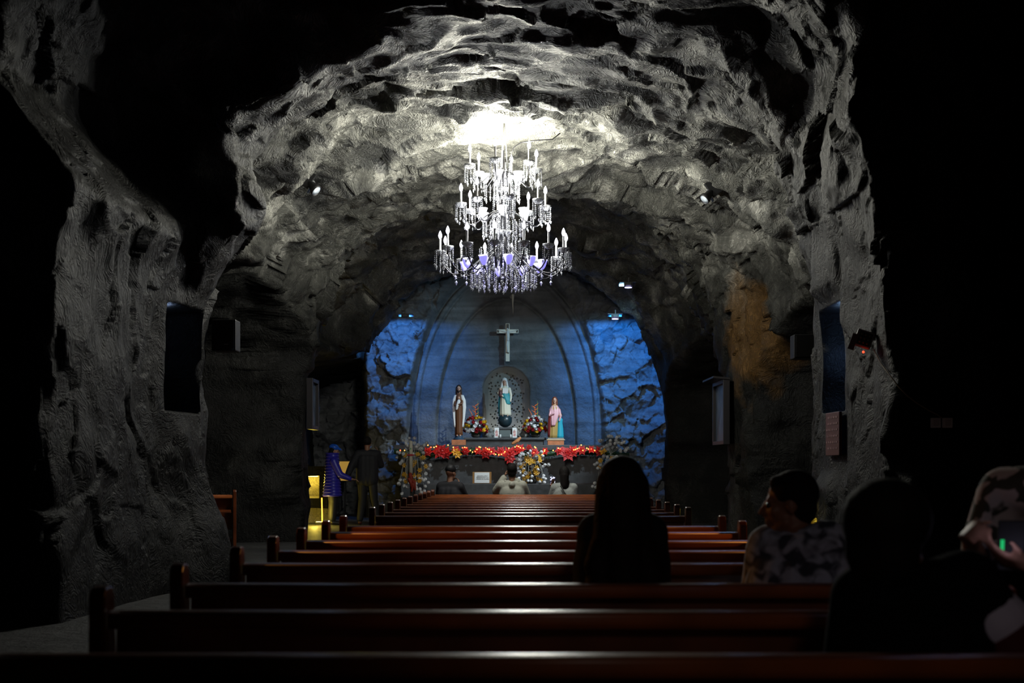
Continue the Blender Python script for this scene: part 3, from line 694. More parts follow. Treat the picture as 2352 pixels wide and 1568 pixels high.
# -- bearded saint with child, on the left
o = MB().box((0, 0, .06), (.31, .26, .12)).build('statue_box', LWOOD, loc=(at(1054, 0, 28).x, 27.95, 1.65), bevel=.005); tag(o, 'small orange wooden box under the bearded statue', 'box')
t = thing('saint_statue', 'tall painted statue of a bearded man in brown robe and white mantle holding a child', 'statue', (at(1054, 0, 28).x, 27.95, 1.77))
MB().lathe([(.12, 0), (.12, .03), (.09, .05), (.085, .10)], n=20).build('base', mat('blue_black_base', (.03, .07, .12), .4), t, smooth=False)
g = .10
robe(t, 'robe', BROWN, [(.085, .07, g, 0, 0), (.08, .07, g + .3, 0, 0), (.085, .072, g + .55, 0, 0), (.095, .075, g + .75, 0, 0), (.105, .07, g + .85, 0, 0), (.05, .045, g + .93, 0, 0)], .08, 12)
for s_ in (-1, 1):
    robe(t, 'mantle', WHITE, [(.022, .04, g + .18, s_ * .085, .0), (.032, .055, g + .40, s_ * .105, 0), (.045, .065, g + .62, s_ * .115, 0), (.050, .07, g + .78, s_ * .10, 0), (.035, .05, g + .89, s_ * .07, 0)], .06, 6)
stat_head(t, (0, -.01, g + 1.03), .66, hair=HAIRB, beard=True)
MB().cap((-.08, -.02, g + .80), .03, (-.08, -.08, g + .66), .026).cap((-.08, -.08, g + .66), .024, (.02, -.12, g + .64), .018).cap((.08, -.02, g + .80), .03, (.07, -.09, g + .70), .024).cap((.07, -.09, g + .70), .022, (.0, -.12, g + .68), .018).build('arms', BROWN, t, smooth=True)
robe(t, 'child', WHITE, [(.02, .02, g + .56, -.05, -.10), (.035, .03, g + .64, -.03, -.11), (.04, .03, g + .74, 0, -.10), (.02, .02, g + .79, .005, -.09)], .06, 6)
MB().ball((.005, -.095, g + .825), .030, sc=(.9, 1, 1.1)).build('child_head', SKIN, t, smooth=True)
MB().cap((-.035, -.03, g), .022, (-.035, -.09, g - .005), .018, 8).cap((.035, -.03, g), .022, (.035, -.09, g - .005), .018, 8).build('feet', SKIN, t, smooth=True)

# -- lady with child on the right
t = thing('statue_plinth', 'orange wooden plinth with a pale top edge under the pink-mantled statue', 'plinth', (at(1276, 0, 28).x, 27.95, 1.65))
MB().box((0, 0, .055), (.36, .28, .11)).build('body', LWOOD, t, bevel=.005)
MB().box((0, 0, .12), (.40, .31, .025)).build('top', mat('pale_wood', (.6, .42, .25), .4), t, bevel=.004)
t = thing('woman_and_child_statue', 'painted statue of a woman in pink and red mantle beside a teal-robed child', 'statue', (at(1276, 0, 28).x, 27.95, 1.782))
MB().box((0, 0, .015), (.36, .27, .03)).build('base', mat('grey_base', (.25, .24, .22), .5), t, bevel=.006)
g = .03
robe(t, 'gown', mat('olive_gold_gown', (.38, .25, .07), .5), [(.115, .085, g, -.045, 0), (.10, .075, g + .3, -.04, 0), (.09, .07, g + .5, -.03, 0), (.095, .07, g + .66, -.02, 0), (.05, .045, g + .73, -.02, 0)], .08, 10)
robe(t, 'red_mantle', mat('deep_red_cloth', (.22, .03, .03), .4), [(.045, .07, g + .03, -.13, .01), (.05, .075, g + .3, -.125, .01), (.05, .07, g + .5, -.11, .0), (.04, .05, g + .64, -.08, .0)], .07, 7)
robe(t, 'pink_mantle', PINK, [(.05, .05, g + .27, -.055, -.06), (.075, .06, g + .40, -.04, -.05), (.105, .075, g + .52, -.02, -.02), (.115, .075, g + .63, -.02, 0), (.06, .05, g + .72, -.02, 0)], .08, 8)
stat_head(t, (-.02, -.01, g + .83), .62, hair=mat('chestnut_hair', (.16, .04, .015), .5))
MB().cap((-.10, -.02, g + .62), .03, (-.13, -.07, g + .50), .028).cap((-.13, -.07, g + .50), .024, (-.04, -.12, g + .54), .018).cap((.08, -.02, g + .62), .03, (.11, -.06, g + .48), .026).cap((.11, -.06, g + .48), .022, (.08, -.08, g + .38), .016).build('arms', PINK, t, smooth=True)
robe(t, 'child_robe', mat('turquoise_robe', (.02, .34, .46), .5), [(.075, .06, g, .105, -.03), (.062, .05, g + .2, .105, -.03), (.05, .045, g + .33, .10, -.03), (.055, .045, g + .40, .10, -.03), (.03, .03, g + .445, .10, -.03)], .08, 9)
MB().ball((.10, -.035, g + .50), .048, sc=(.85, 1, 1.1)).build('child_head', SKIN, t, smooth=True)
MB().ball((.10, -.018, g + .515), .050, sc=(.95, 1, 1.05)).build('child_hair', HAIRB, t, smooth=True)

# crucifix on the wall
t = thing('crucifix', 'pale wall crucifix with carved figure above the niche', 'crucifix', (at(1166, 0, 28.95).x, 28.98, 3.59))
GIL = mat('pale_gilt_wood', (.85, .83, .72), .4); EDGE = mat('dark_edge', (.05, .05, .045), .5)
MB().box((0, 0, .435), (.092, .045, .87)).build('upright', GIL, t, bevel=.006)
MB().box((0, -.012, .69), (.50, .045, .09)).build('crossbar', GIL, t, bevel=.006)
MB().box((0, -.04, .80), (.06, .012, .11)).build('title_plate', EDGE, t)
MB().box((-.215, -.04, .69), (.045, .012, .06)).build('end_ornament', EDGE, t); MB().box((.215, -.04, .69), (.045, .012, .06)).build('end_ornament', EDGE, t)
MB().box((0, -.04, .20), (.07, .03, .02), Matrix.Rotation(.3, 3, 'Y')).build('foot_rest', EDGE, t)
m = MB(); m.cap((0, -.06, .67), .030, (.005, -.06, .56), .026, 10).cap((.005, -.06, .56), .028, (.015, -.06, .50), .030, 10)
for s_ in (-1, 1):
    m.cap((s_ * .025, -.06, .665), .014, (s_ * .11, -.055, .685), .010, 8).cap((s_ * .11, -.055, .685), .010, (s_ * .20, -.05, .705), .007, 8).ball((s_ * .205, -.05, .706), .012)
    m.cap((.012 + s_ * .012, -.065, .49), .018, (-.012 + s_ * .010, -.085, .375), .014, 8).cap((-.012 + s_ * .010, -.085, .375), .014, (.0 + s_ * .008, -.06, .25), .009, 8).cap((s_ * .006, -.06, .25), .010, (s_ * .006, -.085, .225), .008, 8)
m.cap((0, -.065, .69), .014, (-.004, -.07, .715), .014, 8).ball((-.006, -.075, .735), .026, sc=(.85, 1, 1.1))
c_ = m.remesh('figure', WHITE, t, .006, 1)
MB().lathe([(.028, .46), (.036, .49), (.034, .53), (.028, .54)], (.01, -.062, 0), n=14, fold=.08, nf=5).build('loincloth', WHITE, t, smooth=True)

# salt drip hanging at the head of the inner arch
p = at(1178, 678, 28.9)
m = MB(); m.cap(p + Vector((-.03, .25, 0)), .05, p, .04, 8).cap(p, .035, p + Vector((0, 0, -.22)), .02, 8).cap(p + Vector((0, 0, -.2)), .022, p + Vector((.01, 0, -.45)), .008, 8)
o = m.remesh('salt_icicle', mat('salt_white', (.5, .48, .42), .5), None, .012, 1); tag(o, 'pale salt icicle hanging at the top of the inner arch', 'icicle')

# icons, candles, carved stones on the shelf
def paint_mat():
    m = bpy.data.materials.new('painted_icon'); m.use_nodes = True; nt = m.node_tree; b = nt.nodes['Principled BSDF']; tc = nt.nodes.new('ShaderNodeTexCoord')
    n = nt.nodes.new('ShaderNodeTexNoise'); n.inputs['Scale'].default_value = 22; n.inputs['Detail'].default_value = 2; nt.links.new(tc.outputs['Object'], n.inputs['Vector'])
    r = nt.nodes.new('ShaderNodeValToRGB'); e = r.color_ramp.elements; e[0].position = .35; e[0].color = (.45, .10, .10, 1); e[1].position = .65; e[1].color = (.75, .62, .50, 1); k = e.new(.5); k.color = (.62, .35, .33, 1)
    nt.links.new(n.outputs['Fac'], r.inputs[0]); nt.links.new(r.outputs[0], b.inputs['Base Color']); return m
ICON = paint_mat()
for px, lab in ((1141, 'small red and white painted picture card left of the pedestal'), (1182, 'small red and white painted picture card right of the pedestal')):
    t = thing('icon_card', lab, 'picture', (at(px, 0, 28.38).x, 28.38, SH), group=None)
    R = Matrix.Rotation(math.radians(-6), 3, 'X')
    MB().box((0, .01, .115), (.10, .012, .23), R).build('card', WHITE, t)
    m = MB(); m.box((0, .002, .09), (.066, .006, .12), R); m.ball((0, .0, .165), .024, 10, 6, sc=(.8, .25, 1)); m.build('painted_figure', ICON, t)
for px, lab in ((1149, 'small white candle beside the left picture card'), (1173, 'small white candle beside the right picture card')):
    t = thing('votive_candle', lab, 'candle', (at(px, 0, 28.34).x, 28.34, SH))
    MB().lathe([(.021, 0), (.022, .07), (.018, .075)], n=12).build('wax', WHITE, t, smooth=True); MB().tube([(0, 0, .07), (.002, 0, .088)], .002, 5).build('wick', EDGE, t)
ST2 = mat('carved_grey_stone', (.16, .165, .16), .6, bump=.5, bscale=25)
for px, lab, sx in ((1124, 'carved grey stone figure at the left foot of the niche', -1), (1205, 'carved grey stone figure at the right foot of the niche', 1)):
    m = MB(); m.ball((0, 0, .08), .09, sc=(1.1, .8, .9)).ball((sx * .06, -.02, .06), .06).ball((-sx * .03, -.05, .14), .05, sc=(1, .8, 1)).cap((-.08, -.04, .04), .03, (.08, -.05, .05), .035).cap((0, 0, .03), .09, (.0, 0, .05), .08)
    o = m.remesh('carved_stone', ST2, None, .012, 1); o.location = (at(px, 0, 28.4).x, 28.45, SH + .02); tag(o, lab, 'carving')

# ---------------------------------------------------------------- flowers
def flower_mesh(name, material, kind):
    m = MB()
    if kind == 'mum':
        for ring, (n, r, z, up) in enumerate(((11, .036, .0, .1), (9, .028, .010, .5), (6, .017, .018, 1.0))):
            for k in range(n):
                a = 2 * PI * (k + ring * .5) / n; c, s = math.cos(a), math.sin(a); w_ = .009
                b0 = Vector((c * .004, s * .004, z * .5)); tip = Vector((c * r, s * r, z + up * .012)); md = (b0 + tip) / 2 + Vector((0, 0, .006)); sd = Vector((-s, c, 0)) * w_
                m.add([b0, md + sd, tip, md - sd, md - Vector((0, 0, .006))], [(0, 1, 2, 3), (0, 4, 1), (1, 4, 2), (2, 4, 3), (3, 4, 0)])
        m.ball((0, 0, .004), .016, 8, 5)
    elif kind == 'bud':
        m.lathe([(.004, -.03), (.016, -.012), (.022, .006), (.018, .022), (.006, .034)], n=8, fold=.12, nf=4)
    elif kind == 'star':
        for k in range(6):
            a = PI * k / 3; c, s = math.cos(a), math.sin(a); sd = Vector((-s, c, 0)) * .012
            b0 = Vector((0, 0, 0)); md = Vector((c * .022, s * .022, .010)); tip = Vector((c * .042, s * .042, .004))
            m.add([b0, md + sd, tip, md - sd, md - Vector((0, 0, .006))], [(0, 1, 2, 3), (0, 4, 1), (1, 4, 2), (2, 4, 3), (3, 4, 0)])
        m.ball((0, 0, .008), .008, 6, 4)
    elif kind == 'poin':
        for ring, (n, r) in enumerate(((6, .15), (6, .11), (5, .06))):
            for k in range(n):
                a = 2 * PI * (k + ring * .5) / n; c, s = math.cos(a), math.sin(a); sd = Vector((-s, c, 0)) * r * .26
                b0 = Vector((0, 0, ring * .008)); md = Vector((c * r * .5, s * r * .5, .02 + ring * .012)); tip = Vector((c * r, s * r, .004 + ring * .012))
                m.add([b0, md + sd, tip, md - sd, md - Vector((0, 0, .008))], [(0, 1, 2, 3), (0, 4, 1), (1, 4, 2), (2, 4, 3), (3, 4, 0)])
    return m.mesh(name, material)
RED = mat('dark_red_petal', (.42, .012, .02), .6); YEL = mat('yellow_petal', (.85, .55, .02), .6); WHT = mat('white_petal', (.88, .90, .92), .6); GLD = mat('amber_petal', (.70, .38, .03), .5)
LEAF = mat('dark_leaf', (.012, .05, .015), .5); WIRE = mat('pale_stem', (.55, .58, .55), .5); POIN = mat('poinsettia_red', (.42, .006, .008), .55)
mumR, mumY, mumW = flower_mesh('red_chrysanthemum', RED, 'mum'), flower_mesh('yellow_chrysanthemum', YEL, 'mum'), flower_mesh('white_chrysanthemum', WHT, 'mum')
budW, starG = flower_mesh('white_bud', WHT, 'bud'), flower_mesh('amber_lily', GLD, 'star')
def face(o, d, roll=0): o.rotation_euler = (Matrix.Rotation(0, 3, 'Z') @ Vector(d).to_track_quat('Z', 'Y').to_matrix()).to_euler()
def leafy(m, c, R, n, r, squash=(1, 1, 1)):
    for k in range(n):
        v = Vector((r.gauss(0, 1), r.gauss(0, 1), r.gauss(0, 1))).normalized(); p = Vector(c) + Vector((v.x * squash[0], v.y * squash[1], v.z * squash[2])) * R * r.uniform(.5, 1.0)
        u = v.orthogonal().normalized(); L = r.uniform(.05, .10); q = Vector(c) + (p - Vector(c)) * (1 + L / R * .6)
        m.add([p - u * .012, (p + q) / 2 + v.cross(u) * .018, q, (p + q) / 2 - v.cross(u) * .018, (p + q) / 2 + v * .01], [(0, 1, 4), (1, 2, 4), (2, 3, 4), (3, 0, 4), (0, 3, 2, 1)])
def bouquet(px, lab, seed):
    r = random.Random(seed); x = at(px, 0, 28.3).x
    t = thing('bouquet', lab, 'bouquet', (x, 28.33, SH))
    MB().lathe([(.05, 0), (.09, .02), (.11, .06), (.10, .075)], n=14).build('bowl', EDGE, t, smooth=True)
    m = MB(); leafy(m, (0, 0, .18), .17, 70, r, (1.05, .8, .8)); m.ball((0, 0, .19), .15, 10, 7); m.build('foliage', LEAF, t)
    pts = []
    for k in range(400):
        if len(pts) >= 60: break
        a, e = r.uniform(0, 2 * PI), math.asin(r.uniform(-.35, .98)); d = Vector((math.cos(a) * math.cos(e), math.sin(a) * math.cos(e), math.sin(e)))
        if d.y > .45: continue
        if all((d - q).length > .26 for q in pts): pts.append(d)
    for k, d in enumerate(pts):
        p = Vector((d.x * .25, d.y * .20, .20 + d.z * (.27 if d.z > 0 else .17)))
        name, me = (('red_chrysanthemum', mumR), ('white_chrysanthemum', mumW), ('yellow_chrysanthemum', mumY), ('white_chrysanthemum', mumW), ('red_chrysanthemum', mumR))[r.randrange(5)]
        o = me_obj(name, me, t, p); face(o, d); o.scale = (1.6,) * 3
    s_ = MB(); s_.tube([(0, 0, .3), (-.01, 0, .55), (-.03, 0, .70)], [.006, .005, .004], 6)
    for k in range(5): z = .52 + k * .05; q = -1 if k % 2 else 1; s_.cap((-.01, 0, z), .014, (q * .075 - .01, 0, z + .05), .003, 6)
    s_.build('heliconia', mat('orange_bract', (.75, .14, .02), .5), t)
    MB().tube([(.05, 0, .3), (.045, 0, .6), (.045, 0, .84)], [.008, .006, .002], 6).build('green_spike', mat('green_spike', (.25, .40, .05), .5), t)
    MB().tube([(-.02, .03, .3), (-.10, .03, .55), (-.16, .03, .66)], [.006, .008, .002], 6).build('heliconia', MATS['orange_bract'], t)
bouquet(1093, 'dome bouquet of red, yellow and white flowers left of the niche', 5)
bouquet(1230, 'dome bouquet of red, yellow and white flowers right of the niche', 8)

def flower_stand(x, y, z0, w_, h_, lab, seed, trail=.3, n=78, pole=True, gold=(.2, .7)):
    """loose spray of white flowers with amber ones in the middle and trailing wires; z0 = height of its lowest flowers"""
    r = random.Random(seed); t = thing('flower_spray', lab, 'flowers', (x, y, 0 if pole else z0))
    b = 0 if pole else z0
    if pole:
        MB().lathe([(.16, 0), (.16, .02), (.03, .04), (.02, .1), (.018, z0 + h_ * .5)], n=14).build('stand', EDGE, t, smooth=True)
    else:
        MB().lathe([(.09, 0), (.12, .06), (.10, .16), (.05, .22), (.05, .3)], n=14).build('pot', EDGE, t, smooth=True)
    fo = MB(); wi = MB(); cz = z0 + h_ * .58 - b
    leafy(fo, (0, .06, cz), w_ * .24, 90, r, (1, .6, 1.25)); fo.build('foliage', LEAF, t)
    pts = []
    for k in range(3000):
        if len(pts) >= n: break
        u, v = r.uniform(-1, 1), r.uniform(0, 1)
        half = (1.0 - abs(v - .62) * 1.15) if v > .25 else .85
        if r.random() < .35 and abs(u) < .35: continue
        p = Vector((u * w_ / 2 * half, -abs(r.gauss(.05, .10)), z0 - b + v * h_))
        if all((p - q).length > .055 for q in pts): pts.append(p)
    for k, p in enumerate(pts):
        d = Vector((p.x * 1.3, -.55, (p.z - cz) * .8 + .12)).normalized()
        mid = abs(p.x) < w_ * .30 and gold[0] < (p.z + b - z0) / h_ < gold[1]
        if mid and r.random() < .55: o = me_obj('amber_lily', starG, t, p); o.scale = (1.5,) * 3
        elif p.z - (z0 - b) < h_ * .3 or r.random() < .35: o = me_obj('white_bud', budW, t, p); o.scale = (1.6,) * 3
        else: o = me_obj('white_chrysanthemum', mumW, t, p); o.scale = (1.35,) * 3
        face(o, d)
        if k % 2: wi.tube([(0, .02, cz + .1), Vector((p.x * .6, p.y, max(p.z, cz) + .05)), p], .003, 4)
    wi.build('stems', WIRE, t)
    return t
flower_stand(at(952, 0, 26.3).x, 26.3, .62, .80, 1.18, 'tall spray of white and amber flowers at the left end of the altar', 21)
flower_stand(at(1402, 0, 26.3).x, 26.3, .66, .86, 1.16, 'tall spray of white flowers at the right end of the altar, partly hidden', 22, gold=(.3, .6))
flower_stand(at(1221, 0, 26.85).x, 26.85, .82, .76, .68, 'white and gold flower arrangement on the ledge in front of the altar', 23, pole=False, gold=(.0, .85), n=70)
# tall candle in the left spray
t = thing('tall_candle', 'tall cream pillar candle on a stand inside the left flower spray', 'candle', (at(944, 0, 26.05).x, 26.02, 0))
MB().lathe([(.10, 0), (.10, .02), (.02, .04), (.02, 1.0), (.06, 1.02), (.06, 1.04)], n=14).build('stand', EDGE, t, smooth=True)
MB().lathe([(.036, 1.04), (.037, 1.70), (.033, 1.71)], n=16).build('wax', CREAM, t, smooth=True)
tag(MB().box((.0, -.038, 1.55), (.018, .004, .03)).build('green_mark', mat('green_mark', (.05, .4, .1), .5), t), label='small green mark')
m = MB(); m.lathe([(.040, 1.40), (.042, 1.42), (.040, 1.44)], n=14); m.box((0, -.038, 1.42), (.16, .012, .025)); m.build('red_ribbon', RED, t)
m = MB(); r_ = random.Random(4)
for k in range(5): m.cap((r_.uniform(-.03, .08), -.08, 1.02 - k * .05), .04, (r_.uniform(.0, .12), -.07, .80 - k * .03), .02, 8)
m.build('red_cloth_bow', mat('brick_red_cloth', (.30, .03, .015), .6), t, smooth=True)

# paper sign on a wooden board
t = thing('paper_sign', 'white paper notice on a wooden board propped on the altar ledge', 'sign', (at(1107, 0, 26.75).x, 26.72, .82))
R = Matrix.Rotation(math.radians(-8), 3, 'X')
MB().box((0, .03, .125), (.40, .012, .25), R).build('board', mat('amber_wood', (.30, .14, .03), .5), t, bevel=.003)
MB().box((0, .020, .127), (.315, .004, .225), R).build('paper', mat('glossy_paper', (.62, .66, .68), .25), t)
MB().box((0, .0, .0), (.50, .09, .012)).build('ledge_board', EDGE, t)
def text_obj(s_, size, loc, rot, material, parent, name='lettering', ext=.0008):
    cu = bpy.data.curves.new('txt', 'FONT'); cu.body = s_; cu.size = size; cu.align_x = 'CENTER'; cu.align_y = 'CENTER'; cu.extrude = ext; cu.space_line = 1.0
    o = bpy.data.objects.new('txt', cu); COL.objects.link(o); dg = bpy.context.evaluated_depsgraph_get(); dg.update()
    me = bpy.data.meshes.new_from_object(o.evaluated_get(dg)); bpy.data.objects.remove(o)
    me.name = name; me.materials.clear(); me.materials.append(material); n = bpy.data.objects.new(name, me); link(n, parent); n.location = loc; n.rotation_euler = rot; return n
text_obj('ARRODILLATE Y\nPERSIGNATE A LA\nVIRGEN DE GUASA', .032, (.01, .0155, .128), (math.radians(82), 0, 0), mat('ink', (.02, .03, .04), .6), t)

# garland with poinsettias and string lights on the front edge of the altar
t = thing('garland', 'green garland with red poinsettias and warm fairy lights along the altar front', 'garland', (0, 27.24, 0))
r = random.Random(12); zg = lambda px: HC + (CY - 1036 - 5 * math.sin(px / 37.0)) * 27.25 / F
m = MB(); ppx = list(range(905, 1446, 6)); m.tube([(at(px, 0, 27.25).x, .03, zg(px) - .03) for px in ppx], .055, 8)
for px in range(905, 1442, 2): leafy(m, (at(px, 0, 27.25).x, .0, zg(px) - .05), .07, 2, r)
m.build('garland_foliage', LEAF, t)
poin_me = flower_mesh('poinsettia', POIN, 'poin')
for px, dy, sc in ((983, 3, .9), (1012, 3, 1.5), (1024, 6, 1.2), (1048, -1, .8), (1070, 2, .8), (1098, 1, .75), (1116, 6, 1.1), (1130, 2, .9), (1150, 3, 1.0), (1170, 8, 1.4), (1172, 20, 1.0), (1194, -2, 1.1), (1215, -7, .6), (1228, 5, .9), (1252, 2, .7), (1285, 2, .9), (1303, 8, 1.5), (1316, 2, 1.1), (1336, 0, .9), (1358, -2, .8), (1376, 2, 1.0)):
    o = me_obj('poinsettia', poin_me, t, (at(px, 0, 27.25).x, -.07, HC + (CY - 1034 - dy) * 27.25 / F)); face(o, (r.uniform(-.3, .3), -1, r.uniform(-.1, .5))); o.scale = (sc * .9,) * 3
for px, dy in ((1047, 4), (1052, 10), (1384, 2)):
    o = me_obj('gold_poinsettia', starG, t, (at(px, 0, 27.25).x, -.10, HC + (CY - 1034 - dy) * 27.25 / F)); face(o, (0, -1, .3)); o.scale = (2.4,) * 3
bul = MB().ball((0, 0, 0), .0125, 8, 6).mesh('fairy_bulb', mat('fairy_bulb', (1, .5, .2), .4, emit=(1, .30, .04), estr=8), True)
bulr = MB().ball((0, 0, 0), .014, 8, 6).mesh('fairy_bulb', mat('red_fairy_bulb', (1, .2, .1), .4, emit=(1, .06, .02), estr=7), True)
fp = [(984, 1022), (991, 1027), (998, 1027), (1003, 1025), (1030, 1022), (1063, 1028), (1068, 1027), (1081, 1034), (1086, 1038), (1092, 1037), (1096, 1032), (1101, 1026), (1104, 1027), (1116, 1028), (1120, 1031), (1124, 1032), (1129, 1037), (1135, 1042), (1139, 1043), (1146, 1044), (1152, 1043), (1158, 1040), (1160, 1037), (1169, 1029), (1183, 1026), (1187, 1024), (1191, 1025), (1195, 1028), (1202, 1029), (1226, 1039), (1228, 1026), (1230, 1028), (1245, 1044), (1247, 1040), (1250, 1036), (1251, 1033), (1282, 1029), (1286, 1031), (1317, 1033), (1321, 1032), (1325, 1030), (1329, 1029), (1334, 1022), (1347, 1029), (1351, 1031), (1357, 1031), (1364, 1030), (1365, 1034), (1042, 1027), (1072, 1028), (1237, 1045), (1338, 1034), (1270, 1034), (921, 1034), (931, 1034)]
for k, (px, py) in enumerate(fp):
    me_obj('fairy_bulb', bulr if k % 4 == 1 else bul, t, (at(px, 0, 27.25).x, -.15, HC + (CY - py) * 27.12 / F))
for px in (985, 1030, 1095, 1160, 1190, 1245, 1320, 1360):
    lamp('fairy_light_glow', 'POINT', (at(px, 0, 27).x, 27.02, HC + (CY - 1030) * 27.1 / F), .22, (1, .25, .08), .04)
o = MB().cap((-.10, 0, -.02), .03, (0, 0, .04), .045).cap((0, 0, .04), .045, (.06, .0, .10), .03).remesh('cloth_bow', mat('peach_cloth', (.55, .22, .08), .6), None, .012, 1)
o.location = (at(1188, 0, 27.3).x, 27.46, 1.70); tag(o, 'small peach-coloured cloth heap on the altar above the garland', 'cloth')
# ================================================================ FIXTURES ON THE ROCK
BLK = mat('black_plastic', (.008, .008, .009), .5); GREY = mat('grey_metal', (.30, .31, .32), .4, .5)
def out(px, py, off):
    """a point of the rock surface seen at this pixel, brought off the surface by off metres towards the nave"""
    p, n = hit(px, py); return p + (Vector((0, HC, HC)) * 0 + (Vector((0, p.y - 2.0, HC)) - p).normalized()) * off
for px, py, lab, q in ((706, 412, 'black spotlight clamped to the rock left of the chandelier, lens to the right', 1), (1638, 432, 'black spotlight clamped to the rock right of the chandelier, lens to the left', -1)):
    p = out(px, py, .14); t = thing('spotlight', lab, 'spotlight', p)
    d = Vector((q * .55, -.25, -.62)).normalized(); R = d.to_track_quat('Z', 'Y').to_matrix()
    MB().lathe([(.035, -.16), (.050, -.12), (.055, .02), (.075, .05), (.078, .10), (.072, .10), (.068, .07)], n=20, rot=R).build('housing', BLK, t, smooth=True)
    tag(MB().lathe([(.0, .074), (.066, .076), (.07, .088), (.0, .082)][1:], n=20, rot=R).build('lens', mat('pale_lens', (.55, .62, .70), .12, spec=1.0), t, smooth=True), label='pale round lens')
    MB().box((-q * .07, 0, .10), (.16, .06, .22), Matrix.Rotation(q * .6, 3, 'Y')).build('driver_box', BLK, t, bevel=.006)
    MB().box((-q * .03, .03, .0), (.015, .10, .18), Matrix.Rotation(q * .5, 3, 'Y')).build('yoke', GREY, t)
for loc, sz, lab, badge in (((-3.18, 13.75, 2.62), (.26, .24, .34), 'black loudspeaker hanging behind the left rock pier', (.03, -.1)), ((3.62, 15.9, 2.70), (.34, .24, .30), 'black loudspeaker hanging in the opening behind the right rock pier', (.08, -.06))):
    t = thing('loudspeaker', lab, 'loudspeaker', loc)
    MB().box((0, 0, 0), sz).build('cabinet', BLK, t, bevel=.012)
    MB().box((0, -sz[1] / 2 - .004, 0), (sz[0] * .86, .008, sz[2] * .86)).build('grille', mat('speaker_cloth', (.02, .02, .02), .9, bump=.6, bscale=160), t)
    tag(MB().box((badge[0], -sz[1] / 2 - .010, badge[1]), (.045, .004, .014)).build('badge', GREY, t), label='small pale badge')
    MB().box((0, sz[1] / 2 + .08, .05), (.04, .18, .04)).build('bracket', BLK, t)
# LED flood with red pilot light
p = out(2003, 772, .10); t = thing('led_floodlight', 'square grey LED floodlight with a red pilot lamp on the right pier', 'floodlight', p)
R = Matrix.Rotation(.35, 3, 'Y') @ Matrix.Rotation(-.25, 3, 'Z')
MB().box((0, .02, 0), (.15, .05, .15), R).build('case', mat('pale_grey_metal', (.35, .34, .34), .45), t, bevel=.008)
MB().box((0, -.008, 0), (.115, .008, .115), R).build('face', BLK, t)
m = MB()
for i in range(3):
    for j in range(3): m.ball(R @ Vector(((i - 1) * .034, -.014, (j - 1) * .034)), .011, 8, 5, sc=(1, .5, 1))
tag(m.build('led_lenses', mat('led_lens', (.25, .22, .15), .2), t, smooth=True), kind='stuff')
MB().box((-.09, .03, -.02), (.05, .04, .14), R).build('mount', mat('dusty_pink_metal', (.20, .12, .13), .5), t)
MB().ball((-.015, -.02, -.115), .010, 8, 6).build('pilot_lamp', mat('red_pilot', (1, .05, .02), .4, emit=(1, .03, .01), estr=6), t, smooth=True)
# cable from the floodlight to the switches, and two wall plates
cp = []
for px, py in ((2012, 800), (2030, 835), (2048, 858), (2068, 885), (2090, 908), (2112, 925), (2140, 942), (2160, 952), (2170, 960)): cp.append(out(px, py, .03))
o = MB().tube(cp, .005, 6).build('electric_cable', mat('tan_cable', (.30, .20, .12), .6), smooth=True); tag(o, 'thin cable running down the rock from the floodlight to the wall plates', 'cable')
for px, lab in ((2157, 'left of two grey wall plates on the dark rock at far right'), (2184, 'right of two grey wall plates on the dark rock at far right')):
    p = out(px, 970, .04); t = thing('wall_plate', lab, 'wall plate', p)
    MB().box((0, 0, 0), (.080, .03, .082)).build('plate', mat('grey_plastic', (.80, .76, .78), .5, emit=None), t, bevel=.006)
    MB().box((0, -.017, 0), (.045, .006, .05)).build('socket_insert', mat('grey_plastic_insert', (.65, .6, .63), .5), t, bevel=.003)
# tall panels standing in the cut recesses of the piers
BLUEP = mat('pale_blue_cloth', (.30, .45, .75), .55)
t = thing('recess_banner', 'tall pale blue cloth hanging in the recess of the right pier', 'banner', (3.44, 12.58, 2.26))
vs = []; n1, n2 = 40, 24
for j in range(n2):
    for i in range(n1):
        u = i / (n1 - 1); v = j / (n2 - 1); yy = -.38 + .76 * u
        vs.append(Vector((.030 * math.sin(u * 23 + v * 1.5) * (1.1 - v) + .02 * math.sin(u * 9 - v * 2), yy, -.46 + .92 * v)))
m = MB(); m.add(vs, [(j * n1 + i, j * n1 + i + 1, (j + 1) * n1 + i + 1, (j + 1) * n1 + i) for j in range(n2 - 1) for i in range(n1 - 1)])
o = m.build('cloth', BLUEP, t, smooth=True); so = o.modifiers.new('t', 'SOLIDIFY'); so.thickness = .006
MB().tube([(0, -.40, .47), (0, .40, .47)], .010, 8).build('rail', GREY, t)
t = thing('glass_screen', 'tall dark glass screen standing in the recess of the left pier', 'panel', (-3.72, 12.60, 2.26))
MB().box((0, 0, 0), (.02, .66, .92)).build('glass', mat('blue_black_glass', (.10, .15, .22), .35, spec=.6), t)
MB().box((.0, -.36, 0), (.05, .05, .96)).box((.0, .36, 0), (.05, .05, .96)).build('frame', mat('dark_frame', (.02, .014, .012), .5), t)
tag(MB().box((.03, .30, .18), (.004, .06, .03)).build('tag', WHITE, t), label='small white tag')
lamp('recess_light', 'POINT', (3.20, 12.40, 2.70), 5.0, (.35, .58, 1.0), .03)
lamp('recess_light', 'POINT', (3.18, 12.75, 2.35), 2.2, (.30, .50, 1.0), .03)
lamp('recess_light', 'POINT', (-3.46, 12.45, 2.68), 1.6, (.45, .62, 1.0), .03)  # added fill light that lifts the dark left recess
t = thing('wall_plaque', 'narrow dark red plaque with rows of lettering under the right recess', 'plaque', (3.07, 12.28, 1.52))
MB().box((0, 0, 0), (.03, .52, .42)).build('board', mat('oxblood_board', (.10, .035, .04), .5), t, bevel=.005)
m = MB(); r = random.Random(2)
